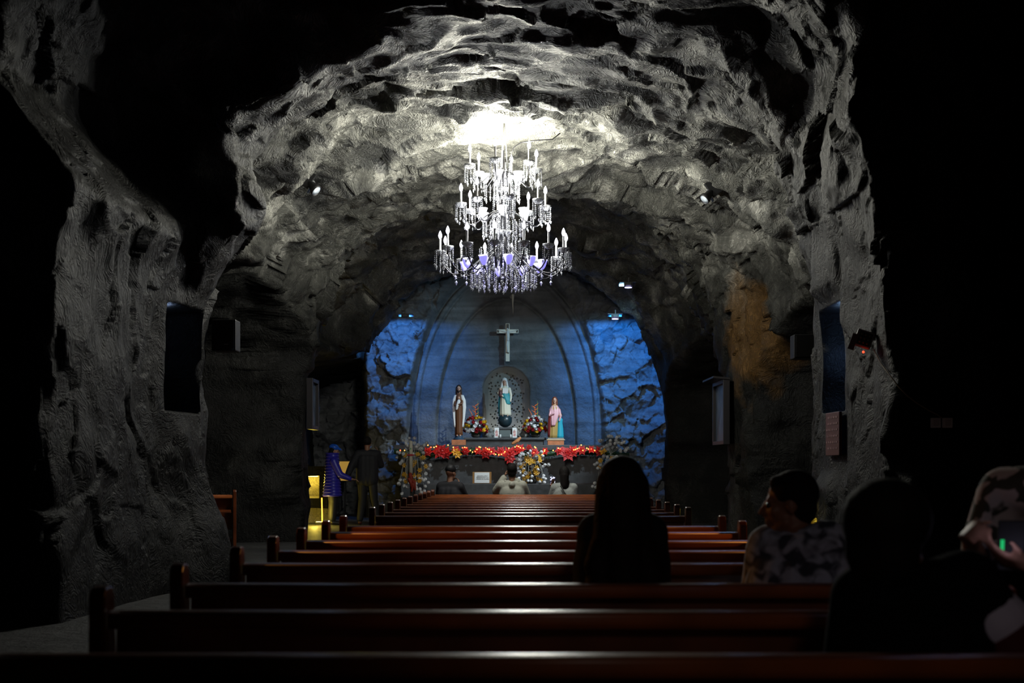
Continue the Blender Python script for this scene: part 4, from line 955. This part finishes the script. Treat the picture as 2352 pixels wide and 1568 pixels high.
for k in range(6):
    y = -.20
    while y < .18:
        L_ = r.uniform(.03, .08); m.box((-.017, y + L_ / 2, .16 - k * .06), (.004, L_, .018)); y += L_ + .018
tag(m.build('letter_rows', mat('dull_pink_letters', (.24, .13, .14), .6), t), kind='stuff')
for x, y, z, sx, hh, lab, nm in ((3.26, 20.3, 2.05, -1, .96, 'tall dark framed picture on the right wall between the openings', 'framed_panel'), (-3.34, 20.55, 2.20, 1, .76, 'tall narrow bluish framed panel on the left wall', 'framed_panel')):
    L_ = 1.05 if sx < 0 else .60
    t = thing(nm, lab, 'picture', (x, y, z)); DF = mat('black_frame', (.02, .018, .02), .4)
    m = MB()
    for q in (-1, 1): m.box((0, q * L_ / 2, 0), (.10, .06, hh + .06)); m.box((0, 0, q * hh / 2), (.10, L_, .06))
    m.build('frame', DF, t, bevel=.004)
    MB().box((.01 * -sx, 0, 0), (.02, L_, hh)).build('panel', mat('dim_blue_picture', (.06, .09, .14), .35, var=.5, vscale=5), t)
    if sx < 0: MB().box((sx * .08, 0, hh / 2 + .05), (.26, L_ + .1, .03), Matrix.Rotation(.1, 3, 'Y')).build('hood', DF, t)

# yellow lit niches
YG = (1.0, .74, .10)
YROCK = rock_mat('yellow_niche_salt', (.20, .18, .12), (.42, .38, .26), (.6, .55, .4), chisel=1.0)
def lit_niche(name, lab, loc, w_, h_, dep, rz, energy, wall=.16):
    t = thing(name, lab, 'niche', loc, rz)
    m = MB(); r = random.Random(3)
    # a block of rough salt with a square hole; slightly uneven rim
    def ring(k, y, j=0): return [((-1) * w_ / 2 * k + r.uniform(-j, j), y, -h_ / 2 * k + r.uniform(-j, j)), (w_ / 2 * k + r.uniform(-j, j), y, -h_ / 2 * k + r.uniform(-j, j)), (w_ / 2 * k, y, h_ / 2 * k + r.uniform(-j, j)), (-w_ / 2 * k, y, h_ / 2 * k + r.uniform(-j, j))]
    ko = 1 + 2 * wall / w_
    A = ring(1, 0, .02); B_ = ring(.82, dep); O1 = ring(ko, 0, .03); O2 = ring(ko, dep + .1, .02)
    m.add(A + B_ + O1 + O2, [(0, 1, 5, 4), (1, 2, 6, 5), (2, 3, 7, 6), (3, 0, 4, 7), (4, 5, 6, 7), (8, 9, 1, 0), (9, 10, 2, 1), (10, 11, 3, 2), (11, 8, 0, 3), (8, 9, 13, 12), (9, 10, 14, 13), (10, 11, 15, 14), (11, 8, 12, 15), (12, 13, 14, 15)])
    inner, outer_ = MB(), MB(); q = m.v
    inner.add(q, [(0, 1, 5, 4), (1, 2, 6, 5), (2, 3, 7, 6), (3, 0, 4, 7), (4, 5, 6, 7)]); outer_.add(q, m.f[5:])
    def used(mb):
        ids = sorted({i for f in mb.f for i in f}); mp = {i: n for n, i in enumerate(ids)}; mb.v = [mb.v[i] for i in ids]; mb.f = [tuple(mp[i] for i in f) for f in mb.f]
    used(inner); used(outer_)
    outer_.build('carved_block', ROCKW, t); inner.build('niche_lining', YROCK, t)
    MB().box((0, .05, h_ / 2 - .012), (w_ * .8, .02, .014)).build('light_strip', mat('yellow_strip', (1, .8, .2), .4, emit=YG, estr=14), t)
    Rz = Matrix.Rotation(rz, 3, 'Z')
    lamp('niche_light', 'POINT', Vector(loc) + Rz @ Vector((0, .12, h_ / 2 - .06)), energy, YG, .03)
    return t
lit_niche('lit_niche', 'square niche glowing yellow low in the left rock, beside the person in blue', (-4.34, 26.3, .755), .40, .47, .34, 0, 7)
# rock foot and lamp under it
foot = MB(); r = random.Random(5)
for k in range(9): foot.cap((-4.72 + k * .085, 26.6 + r.uniform(-.05, .08), -.05), .13, (-4.72 + k * .085 + r.uniform(-.04, .04), 26.58, .38 + r.uniform(-.1, .06)), .08, 8)
o = foot.remesh('rock_outcrop', YROCK, None, .03, 1); tag(o, 'ribbed rock outcrop lit yellow below the square niche', 'rock')
t = thing('floor_lamp', 'small floor lamp giving yellow light beside the person in blue', 'lamp', (-4.03, 25.6, 0))
MB().box((0, 0, .03), (.16, .08, .06)).build('case', BLK, t, bevel=.005); MB().box((0, -.0, .064), (.13, .05, .008)).build('lens', mat('yellow_strip', (1, .8, .2)), t)
MB().tube([(.06, 0, .06), (.05, .0, .55)], .012, 6).build('light_tube', mat('orange_tube', (1, .5, .1), .4, emit=(1, .35, .03), estr=4), t)
lamp('floor_lamp_light', 'POINT', (-4.08, 25.3, .28), 22, YG, .05)
# glowing amber panel on the far end wall
t = thing('amber_panel', 'square amber light panel on the far wall between the two standing people', 'light panel', (-4.17, 30.3, 1.07))
MB().box((0, 0, 0), (.33, .04, .50)).build('case', BLK, t, bevel=.004); MB().box((0, -.024, 0), (.29, .01, .46)).build('diffuser', mat('amber_diffuser', (.8, .6, .2), .5, emit=(.85, .46, .06), estr=.30), t)
MB().box((0, .1, -.6), (.04, .04, .95)).build('post', BLK, t)
# narrow yellow-lit cut at the foot of the right pier
lit_niche('lit_cut', 'narrow irregular yellow-lit niche at the foot of the right pier', (3.03, 12.9, .70), .12, .24, .16, -.25, 1.5, wall=.05)
# ================================================================ PEOPLE
SK = mat('skin', (.42, .22, .14), .5); SKD = mat('tanned_skin', (.30, .14, .08), .5)
BLKHAIR = mat('black_hair', (.012, .010, .009), .75, bump=.5, bscale=90, spec=.2)
V = Vector
def hand_caps(m, wrist, d, n, curl=.5, thumb=1, s=1.0, spread=.0):
    """palm + four jointed fingers + thumb; d = pointing direction, n = palm side, thumb = which side"""
    d = V(d).normalized(); n = V(n); n = (n - d * n.dot(d)).normalized(); sd = d.cross(n) * thumb; w_ = V(wrist)
    kn = []
    for k, off in enumerate((.030, .010, -.010, -.028)):
        b0 = w_ + sd * off * .6 * s + d * .015 * s; b1 = w_ + sd * off * s + d * (.085 - abs(k - 1) * .004) * s
        m.cap(b0, .014 * s, b1, .0115 * s, 8); kn.append(b1)
    m.cap(w_ - d * .01 * s, .024 * s, w_ + d * .03 * s, .022 * s, 8)
    for k, b in enumerate(kn):
        L = (.040, .045, .042, .033)[k] * s; a = curl; p = b; dd = d + sd * spread * (1.5 - k) * .1
        for j in range(3):
            ang = a * (j + 1) * .75; q = p + (dd * math.cos(ang) + n * math.sin(ang)).normalized() * L * (1, .68, .52)[j]
            m.cap(p, (.0095, .0085, .0078)[j] * s, q, (.0085, .0078, .007)[j] * s, 8); p = q
    t0 = w_ + sd * .020 * s + d * .02 * s; t1 = t0 + (sd * .030 + d * .028 + n * .012) * s; t2 = t1 + (sd * .010 + d * .026 + n * .016) * s
    m.cap(t0, .014 * s, t1, .011 * s, 8).cap(t1, .0105 * s, t2, .0088 * s, 8)
def head_caps(m, c, R, s=1.0):
    P = lambda x, y, z: c + R @ V((x, y, z)) * s
    m.ball(P(0, -.018, .035), .092 * s, 16, 12, sc=(.84, 1.02, .98), rot=R).ball(P(0, .022, -.015), .082 * s, 14, 10, sc=(.76, .80, 1.05), rot=R)
    m.ball(P(0, .050, -.085), .034 * s, sc=(1.0, .95, .85), rot=R).cap(P(-.045, .015, -.06), .026 * s, P(-.012, .055, -.088), .022 * s, 8).cap(P(.045, .015, -.06), .026 * s, P(.012, .055, -.088), .022 * s, 8)
    m.cap(P(0, .084, .022), .009 * s, P(0, .108, -.016), .0125 * s, 8).ball(P(-.012, .096, -.022), .009 * s).ball(P(.012, .096, -.022), .009 * s)
    m.cap(P(-.040, .070, .034), .011 * s, P(.040, .070, .034), .011 * s, 8).cap(P(-.016, .088, -.050), .0075 * s, P(.016, .088, -.050), .0075 * s, 8).cap(P(-.014, .086, -.062), .0085 * s, P(.014, .086, -.062), .0085 * s, 8)
    for q in (-1, 1):
        m.ball(P(q * .079, -.012, -.002), .032 * s, 10, 7, sc=(.28, .62, 1.0), rot=R); m.ball(P(q * .045, .055, -.012), .022 * s)
    m.cap(P(0, -.02, -.05), .056 * s, P(0, -.035, -.14), .054 * s, 12)
def person(name, label, J, skin, vox=.011, head_s=1.0, extra=None, cat='person'):
    """J: joints in world coordinates; one continuous body"""
    base = V((J['pel'].x, J['pel'].y, 0)); root = thing(name, label, cat, base)
    K = {k: (v - base if isinstance(v, Vector) else v) for k, v in J.items()}
    m = MB(); R = J.get('headR', Matrix.Identity(3)); head_caps(m, K['head'], R, head_s)
    ch, pe, nk = K['chest'], K['pel'], K['neck']; side = (K['shR'] - K['shL']).normalized()
    m.cap(nk, .055, ch + V((0, 0, .05)), .09).cap(ch, .115, pe, .12)
    for q in (-1, 1): m.cap(ch + side * q * .07, .10, pe + side * q * .07, .105)
    for S_ in 'LR':
        q = -1 if S_ == 'L' else 1
        m.cap(nk - V((0, 0, .03)), .05, K['sh' + S_], .056).cap(K['sh' + S_], .054, K['el' + S_], .040).cap(K['el' + S_], .040, K['wr' + S_], .027)
        dd, nn, cu = J.get('hand' + S_, ((K['wr' + S_] - K['el' + S_]), V((0, 0, -1)), .5)); hand_caps(m, K['wr' + S_], dd, nn, cu, thumb=q)
        m.cap(pe + side * q * .09, .095, K['kn' + S_], .060).cap(K['kn' + S_], .058, K['an' + S_], .038)
        ft = J.get('foot', V((0, 1, 0))); m.cap(K['an' + S_] - V((0, 0, .04)), .036, K['an' + S_] + ft * .15 - V((0, 0, .055)), .028)
    o = m.remesh('body', skin, root, vox, 3); e = MB(); P = lambda x, y, z: K['head'] + R @ V((x, y, z)) * head_s
    for q in (-1, 1): e.ball(P(q * .031, .074, .012), .0125 * head_s, 8, 6)
    e.build('eyes', mat('dark_iris', (.03, .02, .015), .2), o, smooth=True)
    return root, K, side
def garment(root, name, material, parts, vox=.014, it=4):
    m = MB()
    for p in parts: m.cap(*p)
    return m.remesh(name, material, root, vox, it)
def top_parts(K, side, inf=.025, sleeves=1.0, hem=None, width=.075):
    ch, pe, nk = K['chest'], K['pel'], K['neck']; hem = pe if hem is None else hem; L = []
    for q in (-1, 0, 1): L.append((ch + side * q * width + V((0, 0, .02)), .105 + inf, hem + side * q * width, .108 + inf))
    for S_ in 'LR':
        L.append((nk - V((0, 0, .055)), .055 + inf, K['sh' + S_], .054 + inf))
        L.append((K['sh' + S_], .054 + inf, K['el' + S_], .042 + inf))
        if sleeves > 1: L.append((K['el' + S_], .042 + inf, K['el' + S_].lerp(K['wr' + S_], sleeves - 1), .030 + inf))
        elif sleeves < 1: L[-1] = (K['sh' + S_], .056 + inf, K['sh' + S_].lerp(K['el' + S_], sleeves), .048 + inf)
    return L
def pants(root, K, side, material, vox=.016, inf=.02):
    L = [(K['pel'] - side * .07, .11 + inf, K['pel'] + side * .07, .11 + inf)]
    for S_ in 'LR':
        q = -1 if S_ == 'L' else 1
        L.append((K['pel'] + side * q * .09, .095 + inf, K['kn' + S_], .065 + inf)); L.append((K['kn' + S_], .063 + inf, K['an' + S_] + V((0, 0, .03)), .048 + inf))
    return garment(root, 'trousers', material, L, vox)
def shoes(root, K, ft, material):
    for S_ in 'LR': garment(root, 'shoe', material, [(K['an' + S_] - V((0, 0, .035)), .046, K['an' + S_] + ft * .16 - V((0, 0, .052)), .036)], .010, 2)
def rotz(a): return Matrix.Rotation(a, 3, 'Z')
def rig(x, y, seat, a, H=1.70, lean=0.0, stand=False, twist=0.0):
    """neutral joints for a person whose body faces angle a (0 = +y), seated with hips at z=seat or standing"""
    k = H / 1.70; R = rotz(a); o = V((x, y, 0)); W = lambda u, v, z: o + R @ V((u * k, v * k, 0)) + V((0, 0, z))
    b = seat + .13 if not stand else .90 * k
    J = dict(pel=W(0, 0, b), chest=W(0, lean * .35, b + .33 * k), neck=W(0, lean * .5, b + .52 * k), head=W(0, lean * .62 + .02, b + .665 * k))
    for S_, q in (('L', -1), ('R', 1)):
        J['sh' + S_] = W(q * .175, lean * .45, b + .455 * k); J['el' + S_] = W(q * .225, .04 + lean * .45, b + .19 * k); J['wr' + S_] = W(q * .17, .24 + lean * .3, b + .08 * k)
        if stand: J['el' + S_] = W(q * .23, -.01, b + .19 * k); J['wr' + S_] = W(q * .24, .05, b - .05 * k); J['kn' + S_] = W(q * .09, .02, .50 * k); J['an' + S_] = W(q * .10, -.01, .09)
        else: J['kn' + S_] = W(q * .11, .42, seat + .06); J['an' + S_] = W(q * .11, .42, .09)
    J['headR'] = R; J['foot'] = R @ V((0, 1, 0)); return J

# ---- 1 person in blue puffer coat, standing at the left
J = rig(-3.76, 25.55, 0, math.radians(-72), 1.62, stand=True)
J['elR'] = V((-3.58, 25.38, 1.02)); J['wrR'] = V((-3.36, 25.42, .93)); J['handR'] = (V((1, .1, -.05)), V((0, 0, -1)), .5)
J['headR'] = rotz(math.radians(-80)) @ Matrix.Rotation(math.radians(-12), 3, 'X'); J['head'] += V((.02, 0, 0))
root, K, sd = person('person', 'person in long blue quilted coat and blue cap standing at the left', J, SK, .013)
COATB = mat('blue_quilted_nylon', (.035, .03, .42), .38, bump=.2, bscale=30)
prof = []
for k in range(15):
    t_ = k / 14; z = .58 + .84 * t_; r_ = .245 - .075 * t_ - .012 * math.sin(t_ * PI)
    prof += [(r_ * .93, r_ * .72, z, 0, 0), (r_ * 1.02, r_ * .80, z + .02, 0, 0), (r_ * 1.02, r_ * .80, z + .042, 0, 0)]
prof += [(.17, .12, 1.43, 0, 0), (.10, .09, 1.46, .0, 0)]
m = MB(); m.lathe(prof, n=32); c_ = m.build('quilted_coat', COATB, root, smooth=True); c_.rotation_euler = (0, 0, math.radians(-72))
L = [(K['sh' + s] , .085, K['el' + s], .070) for s in 'LR'] + [(K['el' + s], .070, K['el' + s].lerp(K['wr' + s], .85), .052) for s in 'LR'] + [(K['neck'] - V((0, 0, .05)), .085, K['neck'] + V((0, 0, .01)), .085)]
garment(root, 'coat_sleeves', COATB, L, .016)
pants(root, K, sd, mat('black_trousers', (.012, .012, .014), .7)); shoes(root, K, J['foot'], mat('dark_shoe', (.02, .015, .012), .5))
R = J['headR']; CAPB = mat('shiny_blue_cap', (.02, .12, .65), .25, coat=.5)
m = MB(); m.ball(K['head'] + R @ V((0, -.02, .075)), .103, 16, 10, sc=(.92, 1.02, .72), rot=R); m.cap(K['head'] + R @ V((-.03, .10, .062)), .030, K['head'] + R @ V((.03, .10, .062)), .030); m.box(K['head'] + R @ V((0, .115, .055)), (.13, .11, .010), R)
m.remesh('cap', CAPB, root, .010, 2)
garment(root, 'hair', BLKHAIR, [(K['head'] + R @ V((-.05, -.05, .02)), .055, K['head'] + R @ V((-.03, -.07, -.10)), .045), (K['head'] + R @ V((.05, -.05, .02)), .055, K['head'] + R @ V((.03, -.07, -.10)), .045)], .012, 2)

# ---- 2 person in black jacket
J = rig(-3.06, 25.6, 0, math.radians(4), 1.80, stand=True)
J['elL'] = V((-3.36, 25.55, 1.22)); J['wrL'] = V((-3.44, 25.50, 1.02)); J['handL'] = (V((.1, 0, -1)), V((1, 0, 0)), .5)
J['elR'] = V((-2.80, 25.72, 1.22)); J['wrR'] = V((-2.88, 25.84, 1.45)); J['handR'] = (V((0, .1, 1)), V((-1, 0, 0)), .7)
J['anL'] += V((-.04, 0, 0)); J['anR'] += V((.09, .06, 0)); J['knR'] += V((.04, 0, 0))
root, K, sd = person('person', 'person in dark jacket seen from behind, standing beside the blue coat', J, SKD, .013)
BJ = mat('black_jacket', (.014, .014, .018), .75, bump=.3, bscale=25)
garment(root, 'jacket', BJ, top_parts(K, sd, .035, 1.92, K['pel'] - V((0, 0, .05)), .085), .016)
pants(root, K, sd, MATS['black_trousers']); shoes(root, K, J['foot'], mat('brown_boot', (.10, .035, .02), .4))
m = MB(); R = J['headR']; m.ball(K['head'] + R @ V((0, -.03, .045)), .1, sc=(.9, 1.0, .98)); m.remesh('hair', BLKHAIR, root, .012, 1)

# ---- three visitors on the pew nearest the altar
CREAMH = mat('cream_hoodie', (.42, .42, .35), .85, bump=.5, bscale=22); GREYT = mat('pale_grey_knit', (.34, .36, .34), .85, bump=.5, bscale=40); DARKJ = mat('charcoal_coat', (.012, .012, .016), .8)
DK = mat('dark_denim', (.02, .025, .04), .8)
def hair_short(root, K, R, m_=BLKHAIR, s=1.0, name='hair', vox=.010):
    m = MB(); P = lambda x, y, z: K['head'] + R @ V((x, y, z)) * s
    m.ball(P(0, -.030, .050), .098 * s, 16, 12, sc=(.90, 1.0, .95), rot=R).ball(P(0, -.055, -.01), .075 * s, sc=(1, .8, 1.0), rot=R).cap(P(-.03, .035, .098), .028 * s, P(.03, .035, .098), .028 * s, 8)
    return m.remesh(name, m_, root, vox, 2)
J = rig(at(1032, 0, 17.35).x, 17.32, .44, math.radians(-20), 1.66, lean=.1); J['headR'] = rotz(math.radians(-35))
bx = J['pel'].x; J['elR'] = V((bx + .27, 17.45, .83)); J['wrR'] = V((bx + .17, 17.58, 1.04)); J['handR'] = (V((-.3, -.1, 1)), V((-1, 0, 0)), .8)
root, K, sd = person('person', 'person in dark coat and dark cap, leftmost of three on the pew nearest the altar', J, SK)
garment(root, 'coat', DARKJ, top_parts(K, sd, .035, 1.85, None, .09), .016); pants(root, K, sd, DK); shoes(root, K, J['foot'], EDGE)
R = J['headR']; m = MB(); m.ball(K['head'] + R @ V((0, -.015, .065)), .102, 14, 10, sc=(.90, 1.0, .8), rot=R); m.box(K['head'] + R @ V((0, .12, .06)), (.13, .09, .012), R); root.scale = (.8, .9, .9); cp_ = m.remesh('cap', mat('black_cap', (.01, .01, .012), .6), root, .010, 1)
tag(MB().box(K['head'] + R @ V((.02, .085, .095)), (.03, .006, .014), R).build('cap_badge', GREY, cp_), label='small pale badge on the cap')

J = rig(at(1176, 0, 17.35).x, 17.32, .44, 0, 1.72, lean=.05); bx = J['pel'].x
J['elL'] = V((bx - .27, 17.46, .95)); J['wrL'] = V((bx - .13, 17.56, 1.16)); J['handL'] = (V((.3, .1, 1)), V((1, 0, 0)), .7)
J['elR'] = V((bx + .27, 17.45, .84)); J['wrR'] = V((bx + .06, 17.62, 1.12)); J['handR'] = (V((-.4, .2, 1)), V((-1, 0, 0)), .7)
root, K, sd = person('person', 'person in cream hooded top with raised arms taking a picture, middle of the front pew', J, SK)
pt = top_parts(K, sd, .035, 1.9, None, .09)
garment(root, 'hooded_top', CREAMH, pt, .015)
m = MB(); nb = K['neck'] + V((0, -.09, -.03))
for k in range(9):
    a = PI * (k / 8) ; a2 = PI * ((k + 1) / 8)
    if k < 8: m.cap(nb + V((.115 * math.cos(a), .06 - .03 * math.sin(a), .03 - .13 * math.sin(a))), .036, nb + V((.115 * math.cos(a2), .06 - .03 * math.sin(a2), .03 - .13 * math.sin(a2))), .036, 8)
m.cap(nb + V((0, .0, -.02)), .06, nb + V((0, .01, -.07)), .04, 8); m.remesh('hood', CREAMH, root, .012, 3); root.scale = (.8, .9, .9)
pants(root, K, sd, DK); shoes(root, K, J['foot'], EDGE); hair_short(root, K, J['headR'])
t = thing('camera', 'small black camera held up by the person in the cream hooded top', 'camera', (bx - .02, 17.64, 1.115))
MB().box((0, 0, 0), (.12, .04, .07)).build('camera_body', BLK, t, bevel=.006); MB().lathe([(.025, 0), (.028, .03), (.024, .045)], (0, .02, 0), n=14, rot=Matrix.Rotation(-PI / 2, 3, 'X')).build('camera_lens', BLK, t, smooth=True)

J = rig(at(1296, 0, 17.35).x, 17.32, .44, 0, 1.60, lean=.05); bx = J['pel'].x
J['elL'] = V((bx - .24, 17.42, .78)); J['wrL'] = V((bx - .20, 17.50, .98)); J['handL'] = (V((0, .0, 1)), V((.4, -1, 0)), .5)
root, K, sd = person('person', 'person in pale grey top with dark strap holding up a phone, before the altar', J, SK)
garment(root, 'knit_top', GREYT, top_parts(K, sd, .028, 1.6, None, .08), .015); pants(root, K, sd, DK); shoes(root, K, J['foot'], EDGE)
m = MB(); H_ = K['head']; m.ball(H_ + V((0, -.03, .04)), .104, 14, 10, sc=(.92, 1.0, 1)); m.cap(H_ + V((0, -.06, .0)), .085, H_ + V((0, -.075, -.17)), .070); m.cap(H_ + V((.05, -.06, -.1)), .04, H_ + V((.07, -.09, -.23)), .025); m.remesh('long_hair', BLKHAIR, root, .012, 2)
MB().tube([K['neck'] + V((-.07, -.13, -.02)), K['chest'] + V((.0, -.165, .05)), K['chest'] + V((.10, -.17, -.08)), K['pel'] + V((.17, -.13, .10))], .012, 6).build('strap', EDGE, root); root.scale = (.78, .9, .9)
t = thing('phone', 'lit phone held up in front of the altar by the person in the grey top', 'phone', (bx - .155, 17.52, .985))
MB().box((0, 0, 0), (.078, .010, .155)).build('case', BLK, t, bevel=.004)
def phone_mat():
    m = bpy.data.materials.new('lit_phone_screen'); m.use_nodes = True; nt = m.node_tree; b = nt.nodes['Principled BSDF']; tc = nt.nodes.new('ShaderNodeTexCoord')
    n = nt.nodes.new('ShaderNodeTexNoise'); n.inputs['Scale'].default_value = 45; n.inputs['Detail'].default_value = 1; nt.links.new(tc.outputs['Object'], n.inputs['Vector'])
    r = nt.nodes.new('ShaderNodeValToRGB'); e = r.color_ramp.elements; e[0].position = .48; e[0].color = (.01, .01, .04, 1); e[1].position = .56; e[1].color = (.75, .80, 1, 1)
    nt.links.new(n.outputs['Fac'], r.inputs[0]); nt.links.new(r.outputs[0], b.inputs['Emission Color']); b.inputs['Emission Strength'].default_value = 1.5; b.inputs['Base Color'].default_value = (0, 0, 0, 1); return m
MB().box((0, -.0065, 0), (.068, .003, .138)).build('screen', phone_mat(), t)

# ---- foreground: long-haired woman on the third pew
J = rig(.372, 4.50, .44, 0, 1.64); J['head'] = V((.368, 4.50, 1.135))
for q, s in ((-1, 'L'), (1, 'R')): J['sh' + s] = V((.372 + q * .090, 4.50, .975)); J['el' + s] = V((.372 + q * .108, 4.56, .74)); J['wr' + s] = V((.37 + q * .10, 4.74, .64))
J['neck'] = V((.37, 4.49, 1.02)); J['chest'] = V((.37, 4.50, .86)); J['pel'] = V((.37, 4.52, .56))
for q, s in ((-1, 'L'), (1, 'R')): J['kn' + s] = V((.37 + q * .10, 4.86, .50)); J['an' + s] = V((.37 + q * .10, 4.86, .09))
root, K, sd = person('person', 'person with very long black hair seen from behind on the third pew', J, SKD, .010, .95)
garment(root, 'dark_top', mat('near_black_cloth', (.010, .009, .009), .85), top_parts(K, sd, .022, 1.9, None, .05), .012); pants(root, K, sd, DK); shoes(root, K, J['foot'], EDGE)
H_ = K['head']; LH = mat('long_dark_hair', (.016, .010, .007), .65, bump=.6, bscale=60, spec=.25)
m = MB(); m.ball(H_ + V((0, -.02, .038)), .095, 18, 12, sc=(.86, 1.0, .86))
for x0, x1, r0, r1, zb in ((0, 0, .085, .085, -.52), (-.045, -.085, .05, .060, -.50), (.045, .085, .05, .062, -.48), (-.06, -.10, .035, .042, -.36), (.06, .10, .035, .045, -.38)):
    m.cap(H_ + V((x0, -.045, .02)), r0, H_ + V((x0 * .8 + x1 * .2, -.07, -.16)), (r0 + r1) / 2, 12).cap(H_ + V((x0 * .8 + x1 * .2, -.07, -.16)), (r0 + r1) / 2, H_ + V((x1, -.10, zb * .75)), r1, 12)
m.remesh('long_hair', LH, root, .009, 3)

# ---- foreground: man in patterned shirt, head turned left
J = rig(1.0, 4.55, .44, math.radians(12), 1.72, lean=.08)
J['head'] = V((.975, 4.56, 1.07)); J['neck'] = V((1.01, 4.54, .965)); J['chest'] = V((1.02, 4.55, .78)); J['headR'] = rotz(math.radians(78)) @ Matrix.Rotation(math.radians(-6), 3, 'X')
J['shL'] = V((.915, 4.60, .92)); J['shR'] = V((1.10, 4.50, .94)); J['elL'] = V((.90, 4.72, .70)); J['elR'] = V((1.12, 4.62, .70))
root, K, sd = person('person', 'person in dark patterned shirt with short black hair, head turned to the left', J, SKD, .008, .92)
HAW = spots_mat('patterned_shirt_cloth', (.06, .07, .10), (.55, .60, .75), 19, .5, .8, edge=.10)
garment(root, 'patterned_shirt', HAW, top_parts(K, sd, .030, .8, None, .07), .012)
garment(root, 'shirt_collar', HAW, [(K['neck'] + V((-.05, .03, -.015)), .030, K['neck'] + V((.02, -.055, .005)), .030), (K['neck'] + V((.02, -.055, .005)), .030, K['neck'] + V((.06, .02, -.01)), .028)], .009, 2)
pants(root, K, sd, DK); shoes(root, K, J['foot'], EDGE)
hair_short(root, K, J['headR'], s=.92, vox=.008)

# ---- foreground: large dark figure on the nearest pew
J = rig(.935, 3.02, .42, math.radians(-25), 1.74, lean=.06)
J['head'] = V((.895, 3.02, 1.055)); J['neck'] = V((.915, 3.01, .94)); J['chest'] = V((.945, 2.98, .77)); J['headR'] = rotz(math.radians(-38))
J['shL'] = V((.83, 3.02, .90)); J['shR'] = V((1.05, 2.96, .94)); J['elL'] = V((.80, 3.06, .66)); J['elR'] = V((1.19, 2.93, .72)); J['pel'] = V((.95, 2.96, .56))
for q, s in ((-1, 'L'), (1, 'R')): J['kn' + s] = V((.98 + q * .10, 3.29, .50)); J['an' + s] = V((.98 + q * .10, 3.27, .09))
J['wrR'] = V((1.18, 3.12, .68)); J['wrL'] = V((.86, 3.20, .63))
root, K, sd = person('person', 'large dark figure on the nearest pew, in black top with pale stripe on the sleeve', J, SKD, .009, .98)
garment(root, 'black_top', mat('black_jersey', (.006, .006, .007), .95, spec=.1), top_parts(K, sd, .030, 1.8, None, .045), .012)
a_, b_ = K['shR'], K['elR']; m = MB(); m.cap(a_.lerp(b_, .40), .088, a_.lerp(b_, .46), .087, 14); st = m.remesh('sleeve_stripe', mat('pale_lilac_band', (.75, .70, .88), .7), root, .009, 2)
m = MB(); m.cap(a_.lerp(b_, .52), .085, a_.lerp(b_, .74), .083, 14); m.remesh('sleeve_stripe', mat('dark_red_band', (.10, .012, .014), .8), root, .009, 2)
pants(root, K, sd, DK); shoes(root, K, J['foot'], EDGE)
hm = MB(); R = J['headR']; hm.ball(K['head'] + R @ V((0, -.035, .035)), .112, 16, 12, sc=(.95, 1.0, .9), rot=R).ball(K['head'] + R @ V((0, -.06, -.03)), .095, sc=(1, .8, 1.1), rot=R); hm.remesh('bushy_hair', BLKHAIR, root, .010, 3)

# ---- right edge: person in white shirt with dark leaf print, bending over a phone in the aisle
J = rig(1.78, 4.00, 0, math.radians(60), 1.66, stand=True)
J['pel'] = V((1.90, 4.02, .88)); J['chest'] = V((1.74, 3.93, 1.03)); J['neck'] = V((1.66, 3.86, 1.20)); J['head'] = V((1.70, 3.82, 1.335)); J['headR'] = rotz(math.radians(50)) @ Matrix.Rotation(math.radians(-25), 3, 'X')
J['shL'] = V((1.68, 3.68, 1.12)); J['shR'] = V((1.55, 4.02, 1.13)); J['elR'] = V((1.46, 4.00, .90)); J['wrR'] = V((1.36, 3.80, 1.00)); J['elL'] = V((1.60, 3.56, .86)); J['wrL'] = V((1.47, 3.60, .93))
J['handR'] = (V((-.3, -.7, .3)), V((0, -1, 0)), .7); J['handL'] = (V((-.9, .35, .25)), V((0, .5, 1)), .6)
root, K, sd = person('person', 'person at the right edge in white shirt with dark leaf print, bending over a phone', J, SK, .009)
LEAFSH = spots_mat('leaf_print_shirt', (.62, .56, .58), (.05, .06, .05), 14, .53, .8, edge=.02)
garment(root, 'leaf_print_shirt', LEAFSH, top_parts(K, sd, .030, .75, None, .08), .012); pants(root, K, sd, DK); shoes(root, K, J['foot'], EDGE); hair_short(root, K, J['headR'], vox=.009)
t = thing('phone', 'dark phone with a green reflection held by the person in the leaf-print shirt', 'phone', (1.432, 3.665, .985), -.5)
R = Matrix.Rotation(-.25, 3, 'X'); MB().box((0, 0, 0), (.078, .010, .15), R).build('case', BLK, t, bevel=.004)
MB().box((-.005, -.008, -.035), (.05, .003, .022), R).box((-.024, -.008, -.005), (.010, .003, .045), R).build('green_reflection', mat('green_glow', (0, .3, .1), .4, emit=(.01, .50, .14), estr=.8), t)  # green reflection painted on the phone as faintly glowing strips
# dim glow of phone screens on the people in the foreground
lamp('phone_glow', 'POINT', (1.36, 3.52, 1.02), .12, (.7, .65, 1.0), .03)
